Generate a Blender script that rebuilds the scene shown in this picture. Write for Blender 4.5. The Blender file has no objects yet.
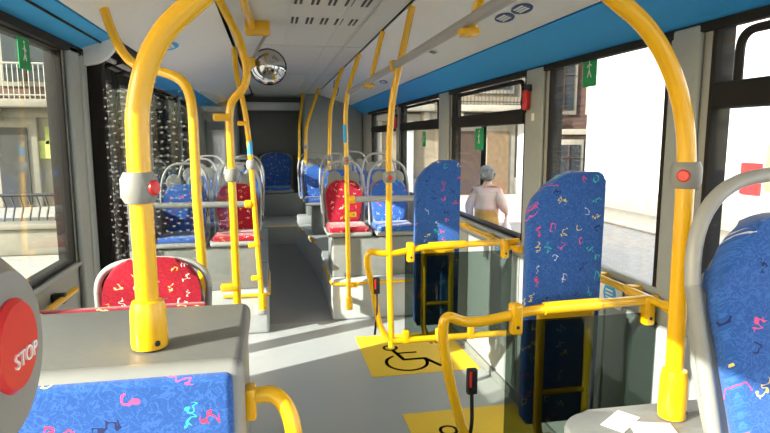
import bpy, bmesh, math, random
from mathutils import Vector, Matrix
random.seed(7)
C = bpy.context.scene.collection
PI = math.pi
sc = bpy.context.scene

# ------------------------------------------------------------------ materials
def mat(name, col, rough=0.5, metal=0.0, var=0.06, vscale=30.0, bump=0.0, bscale=200.0, spec=0.5, coat=0.0):
    m = bpy.data.materials.new(name); m.use_nodes = True
    N = m.node_tree.nodes; L = m.node_tree.links
    b = N['Principled BSDF']
    tc = N.new('ShaderNodeTexCoord')
    nz = N.new('ShaderNodeTexNoise'); nz.inputs['Scale'].default_value = vscale; nz.inputs['Detail'].default_value = 3
    L.new(tc.outputs['Object'], nz.inputs['Vector'])
    r = N.new('ShaderNodeValToRGB')
    r.color_ramp.elements[0].position = 0.3; r.color_ramp.elements[1].position = 0.7
    r.color_ramp.elements[0].color = [c*(1-var) for c in col] + [1]
    r.color_ramp.elements[1].color = [min(1, c*(1+var)) for c in col] + [1]
    L.new(nz.outputs['Fac'], r.inputs['Fac']); L.new(r.outputs['Color'], b.inputs['Base Color'])
    b.inputs['Roughness'].default_value = rough; b.inputs['Metallic'].default_value = metal
    b.inputs['Specular IOR Level'].default_value = spec
    b.inputs['Coat Weight'].default_value = coat
    if bump:
        n2 = N.new('ShaderNodeTexNoise'); n2.inputs['Scale'].default_value = bscale
        L.new(tc.outputs['Object'], n2.inputs['Vector'])
        bp = N.new('ShaderNodeBump'); bp.inputs['Strength'].default_value = bump; bp.inputs['Distance'].default_value = 0.002
        L.new(n2.outputs['Fac'], bp.inputs['Height']); L.new(bp.outputs['Normal'], b.inputs['Normal'])
    return m

def glass(name, tint, gloss=0.10, dots=0.0, dscale=60.0, dust=0.0, dsize=0.26):
    """tinted pane: transparent with a Fresnel sheen; dried rain drops when dots > 0"""
    m = bpy.data.materials.new(name); m.use_nodes = True
    N = m.node_tree.nodes; L = m.node_tree.links
    N.remove(N['Principled BSDF'])
    out = N['Material Output']
    t = N.new('ShaderNodeBsdfTransparent'); t.inputs['Color'].default_value = (*tint, 1)
    g = N.new('ShaderNodeBsdfGlossy'); g.inputs['Roughness'].default_value = 0.02; g.inputs['Color'].default_value = (0.9, 0.9, 0.9, 1)
    lw = N.new('ShaderNodeLayerWeight'); lw.inputs['Blend'].default_value = 0.5
    pw_ = N.new('ShaderNodeMath'); pw_.operation = 'POWER'; pw_.inputs[1].default_value = 5.0; L.new(lw.outputs['Facing'], pw_.inputs[0])
    fr = N.new('ShaderNodeMath'); fr.operation = 'MULTIPLY_ADD'; fr.inputs[1].default_value = 0.35; fr.inputs[2].default_value = gloss * 0.5; L.new(pw_.outputs[0], fr.inputs[0])
    mx = N.new('ShaderNodeMixShader')
    L.new(fr.outputs[0], mx.inputs['Fac']); L.new(t.outputs[0], mx.inputs[1]); L.new(g.outputs[0], mx.inputs[2])
    last = mx
    if dots or dust:
        tc = N.new('ShaderNodeTexCoord')
        d = N.new('ShaderNodeBsdfTranslucent'); d.inputs['Color'].default_value = (0.8, 0.8, 0.78, 1)
        d2 = N.new('ShaderNodeBsdfDiffuse'); d2.inputs['Color'].default_value = (0.7, 0.7, 0.68, 1)
        dm = N.new('ShaderNodeMixShader'); dm.inputs['Fac'].default_value = 0.5
        L.new(d.outputs[0], dm.inputs[1]); L.new(d2.outputs[0], dm.inputs[2])
        v = N.new('ShaderNodeTexVoronoi'); v.voronoi_dimensions = '2D'; v.inputs['Scale'].default_value = dscale; v.inputs['Randomness'].default_value = 0.55
        sp_ = N.new('ShaderNodeSeparateXYZ'); L.new(tc.outputs['Object'], sp_.inputs[0])
        sx_ = N.new('ShaderNodeMath'); sx_.operation = 'ADD'; L.new(sp_.outputs[0], sx_.inputs[0]); L.new(sp_.outputs[1], sx_.inputs[1])
        cb_ = N.new('ShaderNodeCombineXYZ'); L.new(sx_.outputs[0], cb_.inputs[0]); L.new(sp_.outputs[2], cb_.inputs[1])
        L.new(cb_.outputs[0], v.inputs['Vector'])
        lt = N.new('ShaderNodeMath'); lt.operation = 'LESS_THAN'; lt.inputs[1].default_value = dsize
        L.new(v.outputs['Distance'], lt.inputs[0])
        ns = N.new('ShaderNodeTexNoise'); ns.inputs['Scale'].default_value = 5
        L.new(tc.outputs['Object'], ns.inputs['Vector'])
        gt = N.new('ShaderNodeMath'); gt.operation = 'GREATER_THAN'; gt.inputs[1].default_value = 0.42
        L.new(ns.outputs['Fac'], gt.inputs[0])
        mu = N.new('ShaderNodeMath'); mu.operation = 'MULTIPLY'
        L.new(lt.outputs[0], mu.inputs[0]); L.new(gt.outputs[0], mu.inputs[1])
        ma = N.new('ShaderNodeMath'); ma.operation = 'MULTIPLY_ADD'; ma.inputs[1].default_value = dots; ma.inputs[2].default_value = dust
        L.new(mu.outputs[0], ma.inputs[0])
        m2 = N.new('ShaderNodeMixShader')
        L.new(ma.outputs[0], m2.inputs['Fac']); L.new(mx.outputs[0], m2.inputs[1]); L.new(dm.outputs[0], m2.inputs[2])
        last = m2
    L.new(last.outputs[0], out.inputs['Surface'])
    return m

def fabric(name, base, base2, cols, scale=15.0):
    """woven moquette with scattered coloured squiggles"""
    m = bpy.data.materials.new(name); m.use_nodes = True
    N = m.node_tree.nodes; L = m.node_tree.links
    b = N['Principled BSDF']; b.inputs['Roughness'].default_value = 0.9; b.inputs['Specular IOR Level'].default_value = 0.15
    b.inputs['Sheen Weight'].default_value = 0.25
    def math_(op, a, bb=None, c=None):
        n = N.new('ShaderNodeMath'); n.operation = op
        for i, x in enumerate((a, bb, c)):
            if x is None: continue
            if isinstance(x, (int, float)): n.inputs[i].default_value = x
            else: L.new(x, n.inputs[i])
        return n.outputs[0]
    def mix(f, a, c):
        n = N.new('ShaderNodeMix'); n.data_type = 'RGBA'
        if isinstance(f, float): n.inputs[0].default_value = f
        else: L.new(f, n.inputs[0])
        for i, x in ((6, a), (7, c)):
            if isinstance(x, tuple): n.inputs[i].default_value = (*x, 1)
            else: L.new(x, n.inputs[i])
        return n.outputs[2]
    tc = N.new('ShaderNodeTexCoord'); oi = N.new('ShaderNodeObjectInfo')
    sx = N.new('ShaderNodeSeparateXYZ'); L.new(tc.outputs['Object'], sx.inputs[0])
    rnd = math_('MULTIPLY', oi.outputs['Random'], 37.0)
    xy = math_('MULTIPLY_ADD', sx.outputs[1], 0.7, sx.outputs[0])
    u = math_('MULTIPLY_ADD', xy, scale, rnd)
    zy = math_('MULTIPLY_ADD', sx.outputs[1], 0.9, sx.outputs[2])
    v = math_('MULTIPLY_ADD', zy, scale, rnd)
    cm = N.new('ShaderNodeCombineXYZ'); L.new(u, cm.inputs[0]); L.new(v, cm.inputs[1])
    vo = N.new('ShaderNodeTexVoronoi'); vo.voronoi_dimensions = '2D'; vo.inputs['Scale'].default_value = 1.0; vo.inputs['Randomness'].default_value = 0.75
    L.new(cm.outputs[0], vo.inputs['Vector'])
    sb = N.new('ShaderNodeVectorMath'); sb.operation = 'SUBTRACT'
    L.new(cm.outputs[0], sb.inputs[0]); L.new(vo.outputs['Position'], sb.inputs[1])
    sc_ = N.new('ShaderNodeSeparateColor'); L.new(vo.outputs['Color'], sc_.inputs[0])
    R, G, B = sc_.outputs
    vr = N.new('ShaderNodeVectorRotate'); vr.rotation_type = 'Z_AXIS'
    L.new(sb.outputs[0], vr.inputs['Vector']); L.new(math_('MULTIPLY', R, 6.28), vr.inputs['Angle'])
    ds = N.new('ShaderNodeSeparateXYZ'); L.new(vr.outputs[0], ds.inputs[0])
    nd = N.new('ShaderNodeTexNoise'); nd.inputs['Scale'].default_value = 3.0; nd.inputs['Detail'].default_value = 1
    L.new(cm.outputs[0], nd.inputs['Vector'])
    nsp = N.new('ShaderNodeSeparateColor'); L.new(nd.outputs['Color'], nsp.inputs[0])
    x = math_('MULTIPLY_ADD', math_('SUBTRACT', nsp.outputs[0], 0.5), 0.55, ds.outputs[0])
    y = math_('MULTIPLY_ADD', math_('SUBTRACT', nsp.outputs[1], 0.5), 0.55, ds.outputs[1])
    wave = math_('MULTIPLY', math_('SINE', math_('MULTIPLY', x, 21.0)), 0.10)
    th = 0.034
    m1 = math_('MULTIPLY', math_('LESS_THAN', math_('ABSOLUTE', math_('SUBTRACT', y, wave)), th * 1.3), math_('LESS_THAN', math_('ABSOLUTE', x), 0.30))
    lc = N.new('ShaderNodeCombineXYZ'); L.new(x, lc.inputs[0]); L.new(y, lc.inputs[1])
    ln = N.new('ShaderNodeVectorMath'); ln.operation = 'LENGTH'; L.new(lc.outputs[0], ln.inputs[0])
    m2 = math_('MULTIPLY', math_('LESS_THAN', math_('ABSOLUTE', math_('SUBTRACT', ln.outputs['Value'], 0.17)), th), math_('GREATER_THAN', x, -0.10))
    sel = math_('GREATER_THAN', G, 0.62)
    mm = math_('ADD', math_('MULTIPLY', m2, sel), math_('MULTIPLY', m1, math_('SUBTRACT', 1.0, sel)))
    mm = math_('MULTIPLY', mm, math_('GREATER_THAN', B, 0.25))
    cr = N.new('ShaderNodeValToRGB'); cr.color_ramp.interpolation = 'CONSTANT'
    while len(cr.color_ramp.elements) < len(cols): cr.color_ramp.elements.new(0.5)
    for i, c in enumerate(cols):
        cr.color_ramp.elements[i].position = i / len(cols); cr.color_ramp.elements[i].color = (*c, 1)
    L.new(math_('FRACT', math_('MULTIPLY', R, 7.31)), cr.inputs['Fac'])
    # faint lighter swirls in the ground of the cloth
    nz = N.new('ShaderNodeTexNoise'); nz.inputs['Scale'].default_value = 2.2; nz.inputs['Detail'].default_value = 4; nz.inputs['Distortion'].default_value = 2.5
    L.new(cm.outputs[0], nz.inputs['Vector'])
    sw = math_('LESS_THAN', math_('ABSOLUTE', math_('SUBTRACT', nz.outputs['Fac'], 0.5)), 0.035)
    n2 = N.new('ShaderNodeTexNoise'); n2.inputs['Scale'].default_value = 12.0
    L.new(cm.outputs[0], n2.inputs['Vector'])
    ground = mix(math_('MULTIPLY', n2.outputs['Fac'], 0.8), base, base2)
    ground = mix(math_('MULTIPLY', sw, 0.22), ground, tuple(min(1, c * 1.9 + 0.03) for c in base2))
    L.new(mix(mm, ground, cr.outputs['Color']), b.inputs['Base Color'])
    bp = N.new('ShaderNodeBump'); bp.inputs['Strength'].default_value = 0.25; bp.inputs['Distance'].default_value = 0.001
    L.new(n2.outputs['Fac'], bp.inputs['Height']); L.new(bp.outputs['Normal'], b.inputs['Normal'])
    return m

def stone(name, col, mortar, scale, bw=0.5, rh=0.25, bumpy=0.3, axis='XZ'):
    m = bpy.data.materials.new(name); m.use_nodes = True
    N = m.node_tree.nodes; L = m.node_tree.links
    b = N['Principled BSDF']; b.inputs['Roughness'].default_value = 0.85
    tc = N.new('ShaderNodeTexCoord'); s = N.new('ShaderNodeSeparateXYZ'); L.new(tc.outputs['Object'], s.inputs[0])
    cm = N.new('ShaderNodeCombineXYZ')
    if axis == 'XZ':
        ad = N.new('ShaderNodeMath'); ad.operation = 'ADD'
        L.new(s.outputs[0], ad.inputs[0]); L.new(s.outputs[1], ad.inputs[1]); L.new(ad.outputs[0], cm.inputs[0]); L.new(s.outputs[2], cm.inputs[1])
    else:
        L.new(s.outputs[0], cm.inputs[0]); L.new(s.outputs[1], cm.inputs[1])
    br = N.new('ShaderNodeTexBrick'); br.inputs['Scale'].default_value = scale
    br.inputs['Color1'].default_value = (*col, 1); br.inputs['Color2'].default_value = (*[c * 0.86 for c in col], 1); br.inputs['Mortar'].default_value = (*mortar, 1)
    br.inputs['Brick Width'].default_value = bw; br.inputs['Row Height'].default_value = rh; br.inputs['Mortar Size'].default_value = 0.012
    L.new(cm.outputs[0], br.inputs['Vector']); L.new(br.outputs['Color'], b.inputs['Base Color'])
    bp = N.new('ShaderNodeBump'); bp.inputs['Strength'].default_value = bumpy; bp.inputs['Distance'].default_value = 0.02
    L.new(br.outputs['Fac'], bp.inputs['Height']); bp.invert = True; L.new(bp.outputs['Normal'], b.inputs['Normal'])
    return m

M = {}
M['yellow'] = mat('yellow_enamel', (0.86, 0.47, 0.006), 0.26, var=0.02, coat=0.3)
M['shell'] = mat('grey_plastic_shell', (0.27, 0.275, 0.27), 0.40, var=0.03)
M['counter'] = mat('counter_grey_plastic', (0.18, 0.185, 0.18), 0.36, var=0.04, vscale=60)
M['podium'] = mat('podium_grey_panel', (0.42, 0.44, 0.44), 0.45, var=0.03)
M['seatbox'] = mat('seat_box_grey', (0.20, 0.21, 0.20), 0.40, var=0.05)
M['floor'] = mat('speckled_grey_vinyl', (0.38, 0.40, 0.395), 0.42, var=0.10, vscale=260)
M['aisle'] = mat('shade_toned_grey_vinyl', (0.30, 0.305, 0.30), 0.45, var=0.10, vscale=260)  # darker floor vinyl: shade of the rear aisle put into the colour
M['mat_yellow'] = mat('yellow_floor_vinyl', (0.85, 0.55, 0.02), 0.5, var=0.05, vscale=200)
M['black'] = mat('black_rubber', (0.015, 0.015, 0.016), 0.45)
M['frame'] = mat('dark_window_frame', (0.022, 0.021, 0.020), 0.7, spec=0.15)
M['wall'] = mat('wall_grey_panel', (0.34, 0.35, 0.345), 0.5, var=0.03)
M['post'] = mat('pillar_grey_panel', (0.33, 0.36, 0.36), 0.5, var=0.03)
M['white'] = mat('white_ceiling_panel', (0.88, 0.88, 0.86), 0.45, var=0.02)
M['ceil'] = mat('grey_ceiling_panel', (0.62, 0.62, 0.60), 0.5, var=0.02)
M['blue'] = mat('blue_cove_panel', (0.06, 0.43, 0.92), 0.5, var=0.03, spec=0.15)
M['back'] = mat('dark_grey_back_wall', (0.14, 0.145, 0.14), 0.5, var=0.04)
M['rail_grey'] = mat('grey_coated_tube', (0.36, 0.36, 0.355), 0.35, var=0.02)
M['knob'] = mat('grey_button_plastic', (0.26, 0.26, 0.25), 0.4, var=0.03)
M['red'] = mat('red_plastic', (0.70, 0.03, 0.03), 0.3, var=0.03)
M['paper'] = mat('white_paper', (0.85, 0.85, 0.83), 0.8, var=0.02)
M['inkblue'] = mat('dark_blue_print', (0.035, 0.07, 0.22), 0.5)
M['ltblue'] = mat('light_blue_print', (0.05, 0.42, 0.80), 0.5)
M['ink'] = mat('black_print', (0.03, 0.03, 0.03), 0.6)
M['green'] = mat('green_sticker', (0.01, 0.30, 0.10), 0.5)
M['mirror'] = mat('convex_mirror', (0.55, 0.55, 0.55), 0.03, metal=1.0, var=0.0)
M['glass_clear'] = glass('clear_bus_pane', (0.95, 0.96, 0.95), 0.05, 0.0, 60, 0.0)
M['glass_left'] = glass('faintly_smoked_pane', (0.89, 0.90, 0.84), 0.05)
M['glass_rain'] = glass('rain_spotted_pane', (0.95, 0.96, 0.95), 0.05, 0.22, 45, 0.0, 0.13)
M['glass_door'] = glass('rain_spotted_dark_door_pane', (0.93, 0.94, 0.91), 0.05, 0.22, 24, 0.0, 0.17)
M['glass_dotted'] = glass('rain_dotted_screen_pane', (0.80, 0.81, 0.79), 0.05, 0.26, 36, 0.0, 0.15)
M['glass_rear'] = glass('dark_rear_pane', (0.70, 0.72, 0.70), 0.05)
M['glass_smoke'] = glass('smoked_partition_pane', (0.43, 0.48, 0.46), 0.06)
squig_b = [(0.85, 0.05, 0.12), (0.80, 0.62, 0.18), (0.05, 0.55, 0.50), (0.80, 0.10, 0.30), (0.55, 0.60, 0.75), (0.02, 0.03, 0.12)]
squig_r = [(0.85, 0.60, 0.25), (0.85, 0.75, 0.65), (0.15, 0.10, 0.20), (0.80, 0.45, 0.10), (0.75, 0.70, 0.70)]
M['fab_blue'] = fabric('blue_squiggle_moquette', (0.018, 0.075, 0.32), (0.04, 0.14, 0.46), squig_b, 16)
M['fab_red'] = fabric('red_squiggle_moquette', (0.21, 0.002, 0.013), (0.32, 0.005, 0.022), squig_r, 17)

# ------------------------------------------------------------------ mesh helpers
def BM(): return bmesh.new()

def rbox(bm, x0, x1, y0, y1, z0, z1, bev=0.0, seg=2, rot=None, piv=None):
    g = bmesh.ops.create_cube(bm, size=1.0)
    vs = g['verts']
    for v in vs:
        v.co = Vector(((x0 + x1) / 2 + v.co.x * (x1 - x0), (y0 + y1) / 2 + v.co.y * (y1 - y0), (z0 + z1) / 2 + v.co.z * (z1 - z0)))
    if bev > 0:
        es = list({e for v in vs for e in v.link_edges})
        r = bmesh.ops.bevel(bm, geom=es, offset=bev, segments=seg, profile=0.5, affect='EDGES')
        vs = list({v for f in r['faces'] for v in f.verts} | {v for v in vs if v.is_valid})
    if rot is not None:
        p = Vector(piv) if piv is not None else Vector(((x0 + x1) / 2, (y0 + y1) / 2, (z0 + z1) / 2))
        for v in vs: v.co = rot @ (v.co - p) + p
    return vs

def smooth_path(pts, rad=0.0, n=6):
    pts = [Vector(p) for p in pts]
    if rad <= 0: return pts
    out = [pts[0]]
    for i in range(1, len(pts) - 1):
        a, b, c = pts[i - 1], pts[i], pts[i + 1]
        d1 = min(rad, (a - b).length * 0.48); d2 = min(rad, (c - b).length * 0.48)
        p, q = b + (a - b).normalized() * d1, b + (c - b).normalized() * d2
        for k in range(n + 1):
            t = k / n
            out.append(p * (1 - t) ** 2 + b * 2 * t * (1 - t) + q * t * t)
    out.append(pts[-1])
    return out

def tube(bm, pts, r, seg=14, rad=0.0, squash=None):
    pts = smooth_path(pts, rad)
    P2 = [pts[0]]
    for p in pts[1:]:
        if (p - P2[-1]).length > 1e-5: P2.append(p)
    pts = P2
    rings = []; nrm = None
    for i, p in enumerate(pts):
        t = (pts[min(i + 1, len(pts) - 1)] - pts[max(i - 1, 0)]).normalized()
        if nrm is None:
            a = Vector((1, 0, 0)) if abs(t.x) < 0.8 else Vector((0, 1, 0))
            nrm = (a - t * a.dot(t)).normalized()
        else:
            nrm = (nrm - t * nrm.dot(t)).normalized()
        bi = t.cross(nrm)
        rr = r if not isinstance(r, (list, tuple)) else r[i]
        rings.append([bm.verts.new(p + (nrm * math.cos(2 * PI * k / seg) + bi * math.sin(2 * PI * k / seg)) * rr) for k in range(seg)])
    for a, b in zip(rings, rings[1:]):
        for k in range(seg):
            bm.faces.new((a[k], a[(k + 1) % seg], b[(k + 1) % seg], b[k]))
    bm.faces.new(list(reversed(rings[0]))); bm.faces.new(rings[-1])

def lathe(bm, prof, mtx=None, seg=24):
    mtx = mtx or Matrix()
    rings = []
    for r, z in prof:
        rings.append([bm.verts.new(mtx @ Vector((max(r, 1e-4) * math.cos(2 * PI * k / seg), max(r, 1e-4) * math.sin(2 * PI * k / seg), z))) for k in range(seg)])
    for a, b in zip(rings, rings[1:]):
        for k in range(seg): bm.faces.new((a[k], a[(k + 1) % seg], b[(k + 1) % seg], b[k]))
    bm.faces.new(list(reversed(rings[0]))); bm.faces.new(rings[-1])

def prism(bm, pts, f, depth, bev=0.0, seg=2):
    """outline pts (2D), f(u, v, w) -> 3D, extruded w = 0..depth, bevelled rims"""
    a = [bm.verts.new(f(u, v, 0.0)) for u, v in pts]; b = [bm.verts.new(f(u, v, depth)) for u, v in pts]
    fa = bm.faces.new(a); fb = bm.faces.new(list(reversed(b)))
    n = len(pts)
    for i in range(n): bm.faces.new((a[(i + 1) % n], a[i], b[i], b[(i + 1) % n]))
    if bev > 0:
        bmesh.ops.bevel(bm, geom=list(fa.edges) + list(fb.edges), offset=bev, segments=seg, profile=0.5, affect='EDGES')

def wloc(o):
    v = Vector((0, 0, 0))
    while o is not None:
        v += o.location; o = o.parent
    return v

def obj(name, bm, m, parent=None, angle=35, local=False):
    """one mesh object; vertices are given in world space unless local"""
    me = bpy.data.meshes.new(name)
    bmesh.ops.recalc_face_normals(bm, faces=bm.faces[:])
    bm.to_mesh(me); bm.free()
    if parent is not None and not local: me.transform(Matrix.Translation(-wloc(parent)))
    for p in me.polygons: p.use_smooth = True
    me.set_sharp_from_angle(angle=math.radians(angle))
    me.materials.append(M[m] if isinstance(m, str) else m)
    o = bpy.data.objects.new(name, me); C.objects.link(o)
    if parent is not None: o.parent = parent
    return o

def tag(o, label, cat, group=None):
    o['label'] = label; o['category'] = cat
    if group: o['group'] = group
    return o

def thing(name, label, cat, loc=(0, 0, 0), group=None):
    o = bpy.data.objects.new(name, None); C.objects.link(o); o.location = loc; o.empty_display_size = 0.1
    return tag(o, label, cat, group)

def struct(o): o['kind'] = 'structure'; return o

def box(name, m, parent, *a, **k):
    bm = BM(); rbox(bm, *a, **k); return obj(name, bm, m, parent)

def pipe(name, m, parent, pts, r, rad=0.0, seg=14):
    bm = BM(); tube(bm, pts, r, seg, rad); return obj(name, bm, m, parent)

def drum(name, m, parent, c, axis, r, h, bev=0.004, seg=24):
    """closed drum centred at c along axis"""
    q = Vector((0, 0, 1)).rotation_difference(Vector(axis)).to_matrix().to_4x4()
    mt = Matrix.Translation(Vector(c)) @ q
    bm = BM(); lathe(bm, [(0, -h / 2), (r - bev, -h / 2), (r, -h / 2 + bev), (r, h / 2 - bev), (r - bev, h / 2), (0, h / 2)], mt, seg)
    return obj(name, bm, m, parent)

def text(name, s, size, mtx, m, parent, depth=0.0008):
    cu = bpy.data.curves.new('lettering', 'FONT'); cu.body = s; cu.size = size; cu.align_x = 'CENTER'; cu.align_y = 'CENTER'; cu.extrude = depth
    t = bpy.data.objects.new('lettering', cu); C.objects.link(t)
    dg = bpy.context.evaluated_depsgraph_get(); me = bpy.data.meshes.new_from_object(t.evaluated_get(dg))
    bpy.data.objects.remove(t); me.transform(mtx)
    if parent: me.transform(Matrix.Translation(-wloc(parent)))
    me.materials.clear(); me.materials.append(M[m])
    o = bpy.data.objects.new(name, me); C.objects.link(o); o.parent = parent
    return o

# ------------------------------------------------------------------ bus shell
XL, XR = -0.95, 1.45            # inner faces of the side walls
YF, YB = -2.4, 9.65             # windscreen end, rear end
GL, GR, ZC = -0.24, 0.72, 2.28  # ceiling grooves and height
SL, SR, ZS = -0.77, 1.25, 2.12  # seams between white panel and blue strip
ZB = 1.985                      # bottom of the blue strip, window side
ZL = 2.05                       # bottom of the blue strip, door side
T = 0.07

bm = BM(); rbox(bm, XL, XR, YF, 4.9, -0.06, 0.0); struct(obj('floor', bm, 'floor'))
# sloping aisle floor towards the rear step
bm = BM()
vs = [(-0.1, 4.9, 0.0), (0.58, 4.9, 0.0), (0.58, 7.95, 0.145), (-0.1, 7.95, 0.145)]
a = [bm.verts.new(v) for v in vs]; b = [bm.verts.new((v[0], v[1], -0.06)) for v in vs]
bm.faces.new(a); bm.faces.new(b[::-1])
for i in range(4): bm.faces.new((a[i], b[i], b[(i + 1) % 4], a[(i + 1) % 4]))
struct(obj('floor_aisle', bm, 'aisle'))

# windows: (y0, y1, transom height or None)
WR = [(-2.2, -1.0, 1.70), (-0.85, 1.70, 1.70), (1.90, 2.83, None), (3.10, 4.47, 1.69), (4.81, 6.33, 1.69), (6.50, 8.20, 1.69)]
WL = [(-2.2, -1.05, None), (-0.90, 1.05, None), (1.22, 3.00, None), (4.92, 6.40, 1.69), (6.56, 8.20, 1.69)]
DOOR = (3.30, 4.74)
Z0, Z1 = 1.0, 1.99

def side_wall(name, x, sgn, wins, gaps):
    bm = BM()
    x0, x1 = (x, x + T) if sgn > 0 else (x - T, x)
    segs = []; y = YF; zt = Z1 if sgn > 0 else ZL - 0.02
    for g in gaps: segs.append((y, g[0])); y = g[1]
    segs.append((y, YB))
    for s in segs: rbox(bm, x0, x1, s[0], s[1], -0.06, Z0)
    rbox(bm, x0, x1, YF, YB, zt + 0.01, 2.42)
    cuts = sorted([(w[0], w[1]) for w in wins] + list(gaps)); y = YF
    for c in cuts:
        if c[0] - y > 0.02: rbox(bm, x0, x1, y, c[0], Z0 - 0.001, zt + 0.011)
        y = c[1]
    rbox(bm, x0, x1, y, YB, Z0 - 0.001, zt + 0.011)
    return struct(obj(name, bm, 'wall'))
side_wall('wall_right', XR, 1, WR, [])
side_wall('wall_left', XL, -1, WL, [DOOR])

nwin = 0
def window(x, sgn, y0, y1, tr, gm):
    global nwin; nwin += 1
    d = 0.014 * sgn; Z1 = globals()['Z1'] if sgn > 0 else ZL - 0.02
    root = bpy.data.objects.new('window_%d' % nwin, None); C.objects.link(root); root.location = (x + d, (y0 + y1) / 2, Z0); struct(root)
    box('window_pane', gm, root, x + d - 0.003, x + d + 0.003, y0, y1, Z0, Z1)
    bm = BM(); f = 0.022
    xa, xb = sorted((x - 0.003 * sgn, x + 0.072 * sgn))
    rbox(bm, xa, xb, y0, y0 + f, Z0, Z1, 0.006); rbox(bm, xa, xb, y1 - f, y1, Z0, Z1, 0.006)
    rbox(bm, xa, xb, y0 + f, y1 - f, Z0, Z0 + 0.018, 0.005); rbox(bm, xa, xb, y0 + f, y1 - f, Z1 - f, Z1, 0.006)
    obj('window_frame', bm, 'frame', root)
    if tr:
        box('transom_bar', 'frame', root, xa - 0.012 * (sgn > 0), xb + 0.012 * (sgn < 0), y0 + f, y1 - f, tr, tr + 0.085, 0.012)
        bm = BM(); z0, z1 = tr + 0.085, Z1 - 0.035; xc = x + 0.008 * sgn
        ya, yb = y0 + 0.06, y1 - 0.11
        tube(bm, [(xc, (ya + yb) / 2, z1 - 0.02), (xc, ya, z1 - 0.02), (xc, ya, z0 + 0.0)], 0.014, 8, 0.06)
        tube(bm, [(xc, (ya + yb) / 2, z1 - 0.02), (xc, yb, z1 - 0.02), (xc, yb, z0 + 0.0)], 0.014, 8, 0.06)
        obj('hopper_frame', bm, 'frame', root)
    return root
for i, w in enumerate(WR): window(XR, 1, w[0], w[1], w[2], 'glass_rain' if i in (2,) else 'glass_clear')
for i, w in enumerate(WL): window(XL, -1, w[0], w[1], w[2], 'glass_left' if i < 3 else 'glass_rear')

# pillar covers between the windows
nt = 0
def trim(m, build):
    global nt; nt += 1
    bm = BM(); build(bm); return struct(obj('trim_%d' % nt, bm, m))
for y0, y1 in ((1.73, 1.87), (2.86, 3.07), (4.50, 4.78), (6.36, 6.47)):
    trim('post', lambda bm: rbox(bm, XR - 0.022, XR, y0, y1, 0.9, ZB, 0.012, 3))
for y0, y1 in ((1.08, 1.19), (3.02, 3.17), (3.19, 3.29), (4.76, 4.90), (6.43, 6.53)):
    trim('post', lambda bm: rbox(bm, XL, XL + 0.03, y0, y1, 0.0 if 3 < y0 < 5 else 0.9, ZL, 0.014, 3))
# sills
trim('post', lambda bm: rbox(bm, XR - 0.02, XR, YF, 8.9, 0.975, 0.999, 0.008))
trim('post', lambda bm: rbox(bm, XL, XL + 0.02, YF, 3.17, 0.975, 0.999, 0.008))
trim('post', lambda bm: rbox(bm, XR - 0.006, XR + 0.05, -0.85, 2.83, 0.999, 1.032, 0.004))
# floor-to-wall strips
o = box('baseboard_right', 'seatbox', None, XR - 0.02, XR, 1.2, 4.88, 0.0, 0.06, bev=0.006); struct(o)
# lower wall panel joints on the wheelchair bay wall
trim('post', lambda bm: [rbox(bm, XR - 0.012, XR, y0, y1, 0.08, 0.90, 0.008) for y0, y1 in ((1.25, 2.2), (2.22, 3.1), (3.12, 4.0), (4.02, 4.86))])

# roof, ceiling and coves
bm = BM(); rbox(bm, XL - T, XR + T, YF, YB, 2.42, 2.47); struct(obj('ceiling_roof', bm, 'black'))
bm = BM(); rbox(bm, GL + 0.012, GR - 0.012, YF, YB, ZC, ZC + 0.02)
for x in (-0.10, -0.085, 0.12, 0.42, 0.55, 0.565): rbox(bm, x, x + 0.006, YF, 9.3, ZC - 0.005, ZC + 0.001)
for y in (2.55, 4.35, 6.2): rbox(bm, GL + 0.012, GR - 0.012, y, y + 0.008, ZC - 0.004, ZC + 0.001)
struct(obj('ceiling', bm, 'ceil'))
def cove(m, p, q, y0, y1, th=0.015, lip=0.0):
    def build(bm):
        d = (Vector(q) - Vector(p)); n = Vector((-d.y, d.x)).normalized()
        if n.y < 0: n = -n
        pts = [p, q, (q[0] + n.x * th, q[1] + n.y * th), (p[0] + n.x * th, p[1] + n.y * th)]
        prism(bm, pts, lambda u, v, w: Vector((u, y0 + w, v)), y1 - y0)
    return trim(m, build)
cove('white', (GR + 0.012, ZC + 0.002), (SR, ZS), YF, 9.0)
cove('blue', (SR + 0.006, ZS - 0.006), (XR, ZB), YF, 9.0)
cove('white', (GL - 0.012, ZC + 0.002), (SL, ZS), YF, 9.0)
cove('blue', (SL - 0.006, ZS - 0.006), (XL, ZL), YF, 3.24)
cove('blue', (SL - 0.006, ZS - 0.006), (XL, ZL), 4.80, 9.0)
# dark joint lines that run along the blue strips
for xa, za, y1 in ((-0.835, 2.094, 3.24),):
    trim('frame', lambda bm: rbox(bm, xa - 0.004, xa + 0.004, YF, y1, za - 0.008, za + 0.004))
trim('frame', lambda bm: rbox(bm, XL, XL + 0.03, YF, 3.24, ZL - 0.035, ZL + 0.004, 0.004))
trim('frame', lambda bm: rbox(bm, XR - 0.02, XR, YF, 8.4, ZB - 0.03, ZB + 0.002, 0.004))
# rounded grey end cap of the blue strip beside the door
def endcap(bm):
    pts = [(SL + 0.03, ZS + 0.01), (XL + 0.01, ZS + 0.01), (XL + 0.01, 1.975)]
    for k in range(9):
        t = k / 8; pts.append((XL + 0.02 + 0.19 * t, 1.975 + 0.02 * t + 0.125 * t * t * t))
    prism(bm, pts, lambda u, v, w: Vector((u, 3.24 + w, v)), 0.05)
trim('white', endcap)

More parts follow.
